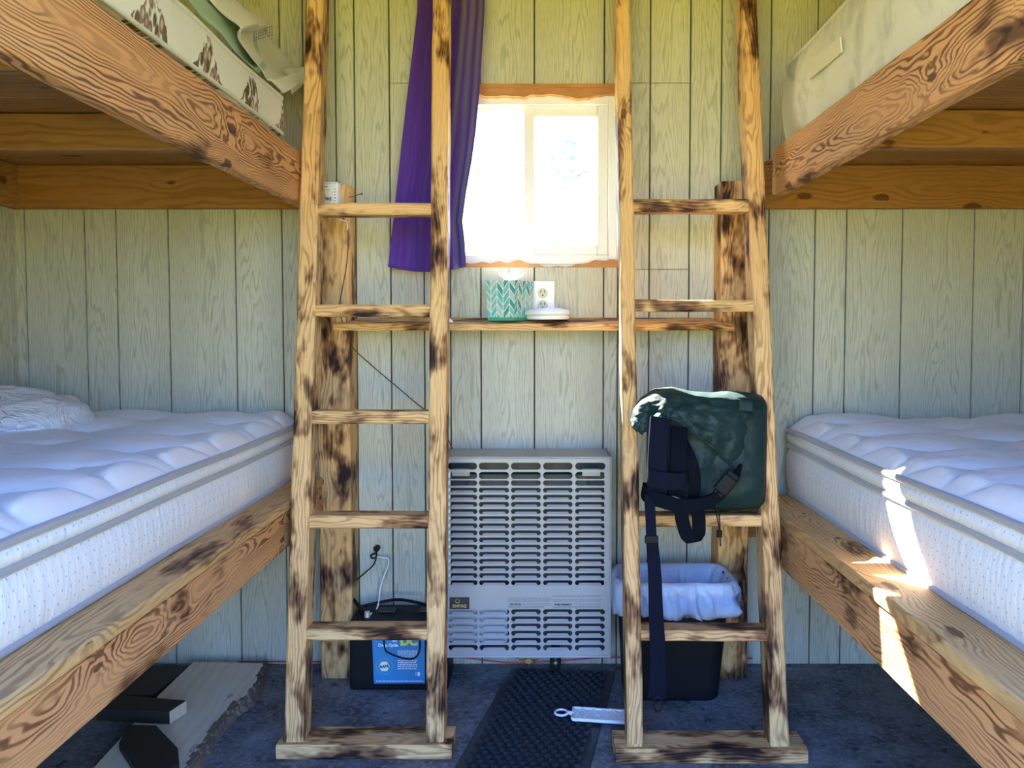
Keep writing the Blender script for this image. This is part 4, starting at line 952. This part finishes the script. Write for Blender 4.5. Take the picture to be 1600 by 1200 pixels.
def bagring(off, z, amp, seed, fr=1.0, lowfr=True):
    out = []; cx_2, cy_ = 0.406, 2.459
    for i, (x, y, _) in enumerate(base):
        d = Vector((x-cx_2, y-cy_)); L2 = d.length; d.normalize(); a = i/nb_*2*math.pi
        w_ = amp*(1.6*noise.fractal(Vector((x*26, y*26, z*14+seed*0.7)), 0.8, 2.2, 4)+1.2*(0.5-abs(noise.noise(Vector((x*38+z*12, y*38, seed*0.4))))*2.2))
        rr_ = L2+off+w_; px_, py_ = cx_2+d.x*rr_, cy_+d.y*rr_
        if off > 0:
            bx0_, bx1_, by0_, by1_ = 0.233, 0.566, 2.365, 2.564
            if bx0_ < px_ < bx1_ and by0_ < py_ < by1_:
                m_ = min((px_-bx0_, 0), (bx1_-px_, 1), (py_-by0_, 2), (by1_-py_, 3))[1]
                px_, py_ = ((bx0_-0.001, py_), (bx1_+0.001, py_), (px_, by0_-0.001), (px_, by1_+0.001))[m_]
        if off > -0.03:
            py_ = min(py_, 2.568); px_ = max(px_, 0.217)
        out.append((px_, py_, z+min(amp, 0.006)*2.2*noise.noise(Vector((math.cos(a)*2.5, math.sin(a)*2.5, seed+9)))))
    return out
R2 = [bagring(0.006, BZ-0.094, 0.013, 1.0), bagring(0.009, BZ-0.078, 0.012, 1.2), bagring(0.012, BZ-0.060, 0.011, 1.6), bagring(0.008, BZ-0.042, 0.009, 2.0), bagring(0.010, BZ-0.028, 0.007, 2.4), bagring(0.006, BZ-0.014, 0.006, 2.8), bagring(0.004, BZ-0.003, 0.004, 3.2), bagring(-0.003, BZ+0.007, 0.001, 1.5), bagring(-0.016, BZ+0.006, 0.001, 1.6), bagring(-0.028, BZ-0.02, 0.006, 1.8), bagring(-0.040, BZ-0.045, 0.009, 2.5), bagring(-0.050, BZ-0.08, 0.010, 3.0), bagring(-0.066, BZ-0.18, 0.004, 2.4), bagring(-0.09, 0.07, 0.004, 2.8), bagring(-0.13, 0.055, 0.004, 3.0)]
loft(R2, False, True).build('bag_film', M['bag'], bg_, smooth=True, solid=0.0008)

# ------------------------------------------------------------------ backpack
bp = thing('backpack', 'dark green waterproof backpack resting on the right ladder rung', 'backpack', (0.42, 2.2, 0.6))
zr4 = onR(1100, 806).z+0.002
YB = 2.245
ol = [(1012, 640), (1028, 620), (1060, 612), (1110, 614), (1150, 612), (1180, 615), (1194, 624), (1196, 660), (1195, 720), (1195, 770), (1190, 792), (1150, 798), (1100, 798), (1050, 797), (1022, 790), (1012, 760), (1010, 700)]
body = [PY(px, py, YB) for px, py in ol]
zmin = min(p_.z for p_ in body); 
for p_ in body: p_.z += (zr4-zmin)*max(0, 1-(p_.z-zmin)/0.15)
b_ = inflate(body, 0.095, 0.12, 5.2, nr=26, ns=120, amp=0.010, freq=13, p=5, ridge=0.0, center=Vector((sum(q.x for q in body)/len(body), YB, sum(q.z for q in body)/len(body))))
weld(b_.build('bag_body', M['pack'], bp, smooth=True))
# the rolled-over top flap: a domed sheet with a thick gathered hem
hem = [(987, 655), (990, 668), (1003, 677), (1014, 668), (1030, 652), (1052, 654), (1075, 668), (1095, 684), (1113, 698), (1130, 715), (1148, 734), (1156, 741)]
topc = [(987, 652), (990, 638), (1002, 622), (1022, 608), (1050, 605), (1080, 612), (1112, 614), (1140, 611), (1170, 614), (1190, 622), (1197, 640), (1190, 672)]
def flap(u, v):
    def tab(T, t): f = t*(len(T)-1); i = min(int(f), len(T)-2); g = f-i; return T[i][0]*(1-g)+T[i+1][0]*g, T[i][1]*(1-g)+T[i+1][1]*g
    a, b = tab(topc, u), tab(hem, u); px = a[0]*(1-v)+b[0]*v; py = a[1]*(1-v)+b[1]*v
    e = min(1, max(0, math.sin(math.pi*min(1, max(0, u)))))**0.5
    dome = (0.115*min(1, v/0.16)**0.6 + 0.05*math.sin(math.pi/2*v))*(0.25+0.75*e)
    w_ = 0.010*noise.fractal(Vector((px*0.030, py*0.042, 2)), 0.9, 2.1, 3) + 0.006*math.sin(px*0.19+py*0.05)*v*v
    if u < 0.25: dome += 0.03*(0.25-u)/0.25
    return PY(px, py, YB+0.02-dome-w_)
m = MB(); m.grid(flap, 110, 46); m.build('top_flap', M['pack'], bp, smooth=True, solid=0.003)
m = MB(); m.tube([Vector(flap(i/60, 1.0))+Vector((0, -0.002, 0)) for i in range(61)], [0.0035+0.0018*math.sin(i*1.9) for i in range(61)], 8); m.build('flap_hem', M['pack'], bp, smooth=True)
def strap(pts, w0, name, mat, parent, th_=0.004, wdir=None, n=8, w1=None):
    P_ = spline(pts, n); mb = MB(); vs_ = []; N_ = len(P_)
    for i, p_ in enumerate(P_):
        t = (P_[min(i+1, N_-1)]-P_[max(i-1, 0)]).normalized(); nrm = Vector((0, -1, 0)); wv = t.cross(nrm)
        wv = wv.normalized() if wv.length > 0.2 else Vector((1, 0, 0))
        if wdir: wv = Vector(wdir)
        nn = t.cross(wv).normalized(); w_ = w0+((w1 or w0)-w0)*i/(N_-1)
        for a, b in ((-1, -1), (1, -1), (1, 1), (-1, 1)): vs_.append(p_+wv*a*w_/2+nn*b*th_/2)
    fs = [(0,1,2,3)[::-1], tuple((N_-1)*4+k for k in range(4))]
    for i in range(N_-1):
        for k in range(4): fs.append((i*4+k, i*4+(k+1) % 4, (i+1)*4+(k+1) % 4, (i+1)*4+k))
    mb.add(vs_, fs); return mb.build(name, mat, parent, bevel=min(0.0015, th_*0.3), smooth=False)
YP = 2.10
strap([PY(1031, 652, YP-0.015), PY(1029, 680, YP-0.03), PY(1027, 720, YP-0.035), PY(1026, 765, YP-0.03), PY(1030, 784, YP-0.02)], 0.048, 'shoulder_strap', M['webbing'], bp, 0.012)
strap([PY(1062, 668, YP+0.02), PY(1060, 700, YP-0.012), PY(1060, 730, YP-0.018), PY(1056, 776, YP-0.015)], 0.042, 'shoulder_strap', M['pad'], bp, 0.010)
strap([PY(1013, 745, YP-0.040), PY(1030, 750, YP-0.046), PY(1050, 752, YP-0.046), PY(1070, 752, YP-0.035)], 0.044, 'strap_pad', M['webbing'], bp, 0.008, wdir=(0.05, 0, 1))
strap([PY(1066, 690, YP+0.03), PY(1080, 720, YP), PY(1086, 750, YP), PY(1084, 780, YP)], 0.030, 'side_strap', M['pad'], bp, 0.005)
strap([PY(1006, 764, YP+0.03), PY(1012, 774, YP-0.03), PY(1040, 784, YP-0.045), PY(1070, 790, YP-0.05), PY(1100, 786, YP-0.045), PY(1122, 775, YP-0.035), PY(1140, 757, YP-0.02), PY(1156, 735, YP+0.00)], 0.036, 'waist_belt', M['pad'], bp, 0.012, wdir=(0.18, 0, 0.98))
bk1 = PY(1133, 757, YP-0.036)
m = MB(); m.box((-0.024, -0.008, -0.018), (0.024, 0.008, 0.018)); m.box((-0.034, -0.006, -0.013), (-0.024, 0.006, 0.013)); m.box((0.024, -0.006, -0.016), (0.036, 0.006, 0.016)); m.build('belt_buckle', M['black'], bp, bevel=0.003, mw=Matrix.Translation(bk1) @ Matrix.Rotation(-0.9, 4, 'Y'))
strap([PY(1064, 788, YP-0.048), PY(1066, 812, YP-0.052), PY(1074, 838, YP-0.056), PY(1083, 846, YP-0.05), PY(1091, 838, YP-0.034), PY(1092, 815, YP-0.030), PY(1090, 790, YP-0.040)], 0.036, 'belt_loop', M['pad'], bp, 0.006, wdir=(0.93, 0.25, 0.1))
strap([PY(1014, 772, YP-0.036), PY(1016, 800, YP-0.050), PY(1018, 845, YP-0.055)], 0.026, 'hanging_strap', M['webbing'], bp, 0.004)
m = MB(); c = PY(1018, 843, YP-0.056); m.box((c.x-0.017, c.y-0.005, c.z-0.010), (c.x+0.017, c.y+0.006, c.z+0.010)); m.build('strap_slider', M['black'], bp, bevel=0.003)
strap([PY(1019, 846, YP-0.058), PY(1023, 900, YP-0.062), PY(1025, 960, YP-0.065), PY(1028, 1020, YP-0.068), PY(1028, 1060, YP-0.066), PY(1026, 1092, YP-0.062)], 0.030, 'hanging_strap', M['webbing'], bp, 0.004, w1=0.046)
cb = PY(1028, 1100, YP-0.064); m = MB(); m.tube([(cb.x+0.011*math.cos(a*math.pi/8)*1.0, cb.y, cb.z+0.019*math.sin(a*math.pi/8)) for a in range(16)], 0.0026, 7, closed=True); m.build('strap_clip', M['black'], bp, smooth=True)
m = MB(); m.tube(spline([PY(1117, 792, YP), PY(1120, 806, YP-0.02), PY(1124, 830, YP-0.022), PY(1126, 853, YP-0.02)], 6), 0.0018, 6); m.tube(spline([PY(1122, 794, YP), PY(1124, 810, YP-0.02), PY(1125, 828, YP-0.02)], 6), 0.0018, 6)
c = PY(1124, 834, YP-0.022); m.cyl(c+Vector((0, 0, 0.008)), c-Vector((0, 0, 0.008)), 0.007, 12); m.build('drawcord', M['black'], bp, smooth=False)
c = PY(1168, 631, YB-0.135); strap([PY(1163, 622, YB-0.105), PY(1166, 626, YB-0.13), PY(1165, 642, YB-0.135)], 0.034, 'webbing_tab', M['pack'], bp, 0.004)

# ------------------------------------------------------------------ floor things
# rubber mat
mt = thing('rubber_mat', 'black scalloped rubber mat on the floor in front of the heater', 'mat', (0, 2.2, 0))
a1, a2 = PZ(800, 1045, 0), PZ(712, 1200, 0); dirv = (a2-a1).normalized(); perp = Vector((-dirv.y, dirv.x, 0)); 
if perp.x < 0: perp = -perp
perp = (perp + Vector((1.2, 0, 0))).normalized()
Lm, Wm = 1.05, 0.335
dirv = dirv.normalized()
P00 = a1
mb = MB(); T_ = 0.006
q = [P00, P00+perp*Wm, P00+perp*Wm+dirv*Lm, P00+dirv*Lm]
mb.prism([Vector((v.x, v.y, 0.0005)) for v in q], (0, 0, T_)); 
mb.build('mat_base', M['rubber'], mt, bevel=0.002)
mb = MB(); cw_ = 0.027; nx_ = int((Wm-0.03)/cw_); ny_ = int((Lm-0.03)/0.022)
for j in range(ny_):
    for i in range(nx_ - (j % 2)):
        c = P00+perp*(0.018+(i+0.5+0.5*(j % 2))*cw_)+dirv*(0.018+j*0.022); vs_ = []; K = 7
        for k in range(K):
            a = math.pi*k/(K-1); off_ = perp*math.cos(a)*cw_*0.47 + dirv*(-0.003 + math.sin(a)*0.019)
            vs_.append((c.x+off_.x, c.y+off_.y, T_+0.0002+0.012*math.sin(a)))
        n0 = len(vs_); vs_ += [(v[0]-dirv.x*0.003*0, v[1], T_-0.001) for v in vs_]
        mb.add(vs_, [tuple(range(K))] + [(k, k+1, n0+k+1, n0+k) for k in range(K-1)])
mb.build('scallop_tread', M['rubber'], mt)
# white ring-ended strip lying on the mat
ws = thing('hanger_strip', 'white plastic lattice strip with a ring hook lying on the rubber mat', 'hanger', (0.13, 2.28, 0.014))
zs_ = 0.016
def pw(px, py, z=zs_+0.012): return PZ(px, py, z)
m = MB(); A1, A2, A3, A4 = pw(896, 1103), pw(990, 1109), pw(990, 1126), pw(894, 1120)
for (P1, P2) in ((A1, A2), (A4, A3)): d_ = Vector((0, 0, 0.014)); m.tube([P1-Vector((0,0,.005)), P2-Vector((0,0,.005))], 0.0042, 4)
m.prism([Vector((v.x, v.y, zs_)) for v in (A1, A2, A3, A4)], (0, 0, 0.006)); m.tube([A1-Vector((0,0,.005)), A4-Vector((0,0,.005))], 0.0042, 4)
for k in range(6):
    t0, t1 = k/6, (k+1)/6; m.tube([A1.lerp(A2, t0)-Vector((0,0,.004)), A4.lerp(A3, t1)-Vector((0,0,.004))], 0.0016, 4); m.tube([A4.lerp(A3, t0)-Vector((0,0,.004)), A1.lerp(A2, t1)-Vector((0,0,.004))], 0.0016, 4)
m.build('lattice_body', M['white_plastic'], ws)
rc_ = pw(877, 1110); m = MB(); m.tube([(rc_.x+0.018*math.cos(a*math.pi/12), rc_.y+0.018*math.sin(a*math.pi/12), zs_+0.006) for a in range(24)], 0.0035, 6, closed=True)
m.tube([(rc_.x+0.018, rc_.y, zs_+0.006), (pw(897, 1112).x, pw(897, 1112).y, zs_+0.006)], 0.006, 6); m.build('ring_hook', M['white_plastic'], ws, smooth=True)
# live-edge slab
sl_ = thing('wood_slab', 'pale live-edge wood slab lying on the floor under the left bunk', 'wood slab', (-1.0, 2.3, 0))
R_e = [(411, 1036), (404, 1052), (397, 1072), (380, 1090), (362, 1102), (345, 1118), (330, 1138), (316, 1159), (303, 1178), (290, 1196), (262, 1240)]
L_e = [(108, 1240), (147, 1199), (196, 1145), (247, 1087), (275, 1060), (303, 1034)]
zs0 = 0.034
mb = MB(); pr = spline([PZ(px, py, zs0) for px, py in R_e], 6); plft = [PZ(px, py, zs0) for px, py in L_e]
for i, p_ in enumerate(pr): p_.x += 0.006*noise.noise(Vector((p_.y*40, 3, 0)))+0.004*noise.noise(Vector((p_.y*120, 3, 0)))
for p_ in pr+plft: p_.y = min(p_.y, YW-0.02)
poly = pr+plft; n = len(poly); cxm = Vector((-1.02, 2.2, 0))
vs_ = [p_-cxm for p_ in poly] + [Vector((p_.x-cxm.x+(0.020 if i < len(pr) else 0), p_.y-cxm.y, 0.002)) for i, p_ in enumerate(poly)]
mb.add(vs_, [tuple(range(n)), tuple(range(n, 2*n))[::-1]] + [(i, n+i, n+(i+1) % n, (i+1) % n) for i in range(n)])
for i in range(len(mb.m)):
    if 2 <= i < 2+len(pr)-1: mb.m[i] = 1
# local X along the slab for the grain
sd_ = (PZ(290, 1196, 0)-PZ(400, 1040, 0)).normalized(); ang = math.atan2(sd_.y, sd_.x)
rotm = Matrix.Rotation(-ang, 4, 'Z'); mb.v = [tuple(rotm @ Vector(v)) for v in mb.v]
mb.build('slab', [M['slabwood'], M['bark']], sl_, mw=Matrix.Translation(cxm) @ Matrix.Rotation(ang, 4, 'Z'))
mb = MB(); rnd = random.Random(2)
for i in range(0, len(pr)-1):
    for k in range(3):
        p_ = pr[i]+Vector((rnd.uniform(-.004, .012), rnd.uniform(-.01, .01), rnd.uniform(-.024, 0.0))); s_ = rnd.uniform(.004, .009)
        mb.box(p_-Vector((s_*0.6, s_*1.6, s_*0.7)), p_+Vector((s_*0.6, s_*1.6, s_*0.7)))
mb.build('bark_edge', M['bark'], sl_, bevel=0.001)
# dark offcuts on the slab
def prism_piece(name, label, pts, z0, h, mat, mi_side=None):
    mb = MB(); mb.prism([Vector((PZ(px, py, z0+h).x, PZ(px, py, z0+h).y, z0)) for px, py in pts], (0, 0, h))
    if mi_side is not None: mb.m[mi_side] = 1
    o = mb.build(name, mat, bevel=0.002); tag(o, label, 'wood offcut', 'black wood offcuts'); return o
prism_piece('wood_offcut', 'short black plank with a pale cut end lying on the slab', [(292, 1094), (265, 1112), (150, 1106), (160, 1083)], 0.036, 0.036, [M['darkwood'], M['endwood']], 2)
prism_piece('wood_offcut', 'small black block lying on the slab nearest the camera', [(244, 1133), (278, 1168), (280, 1190), (262, 1204), (215, 1206), (186, 1160), (200, 1132)], 0.036, 0.020, [M['darkwood'], M['endwood']])
prism_piece('wood_offcut', 'flat black board on the floor behind the black plank, left of the slab', [(296, 1040), (240, 1086), (170, 1086), (200, 1040)], 0.002, 0.016, [M['darkwood'], M['endwood']])

# ------------------------------------------------------------------ outdoors seen through the window
def tree(name, label, c, h, rcrown, seed, n=900):
    th = thing(name, label, 'tree', c); rnd = random.Random(seed)
    m = MB(); m.tube([(c[0], c[1], c[2]), (c[0]+0.05, c[1], c[2]+h*0.4), (c[0]-0.05, c[1]+0.05, c[2]+h*0.85)], [0.09, 0.06, 0.02], 8)
    for k in range(9):
        z = c[2]+h*(0.35+0.06*k); a = k*2.4; m.tube([(c[0], c[1], z), (c[0]+rcrown*0.7*math.cos(a), c[1]+rcrown*0.7*math.sin(a), z+0.3)], [0.025, 0.008], 5)
    m.build('trunk', M['bark'], th); m = MB()
    for _ in range(n):
        a = rnd.uniform(0, 6.28); t = rnd.random(); rr_ = rcrown*(1-t*0.7)*rnd.random()**0.5; z = c[2]+h*(0.3+0.7*t)
        p_ = Vector((c[0]+rr_*math.cos(a), c[1]+rr_*math.sin(a), z)); u = Vector((rnd.uniform(-1, 1), rnd.uniform(-1, 1), rnd.uniform(-1, 1))).normalized()*0.07; v = u.orthogonal().normalized()*0.04
        m.add([p_-u, p_+v, p_+u, p_-v], [(0,1,2,3)])
    m.build('foliage', M['leaf'], th)
tree('garden_tree', 'slender leafy tree outside, seen through the right window pane', (0.45, 14, -0.3), 4.6, 0.75, 5, 420)
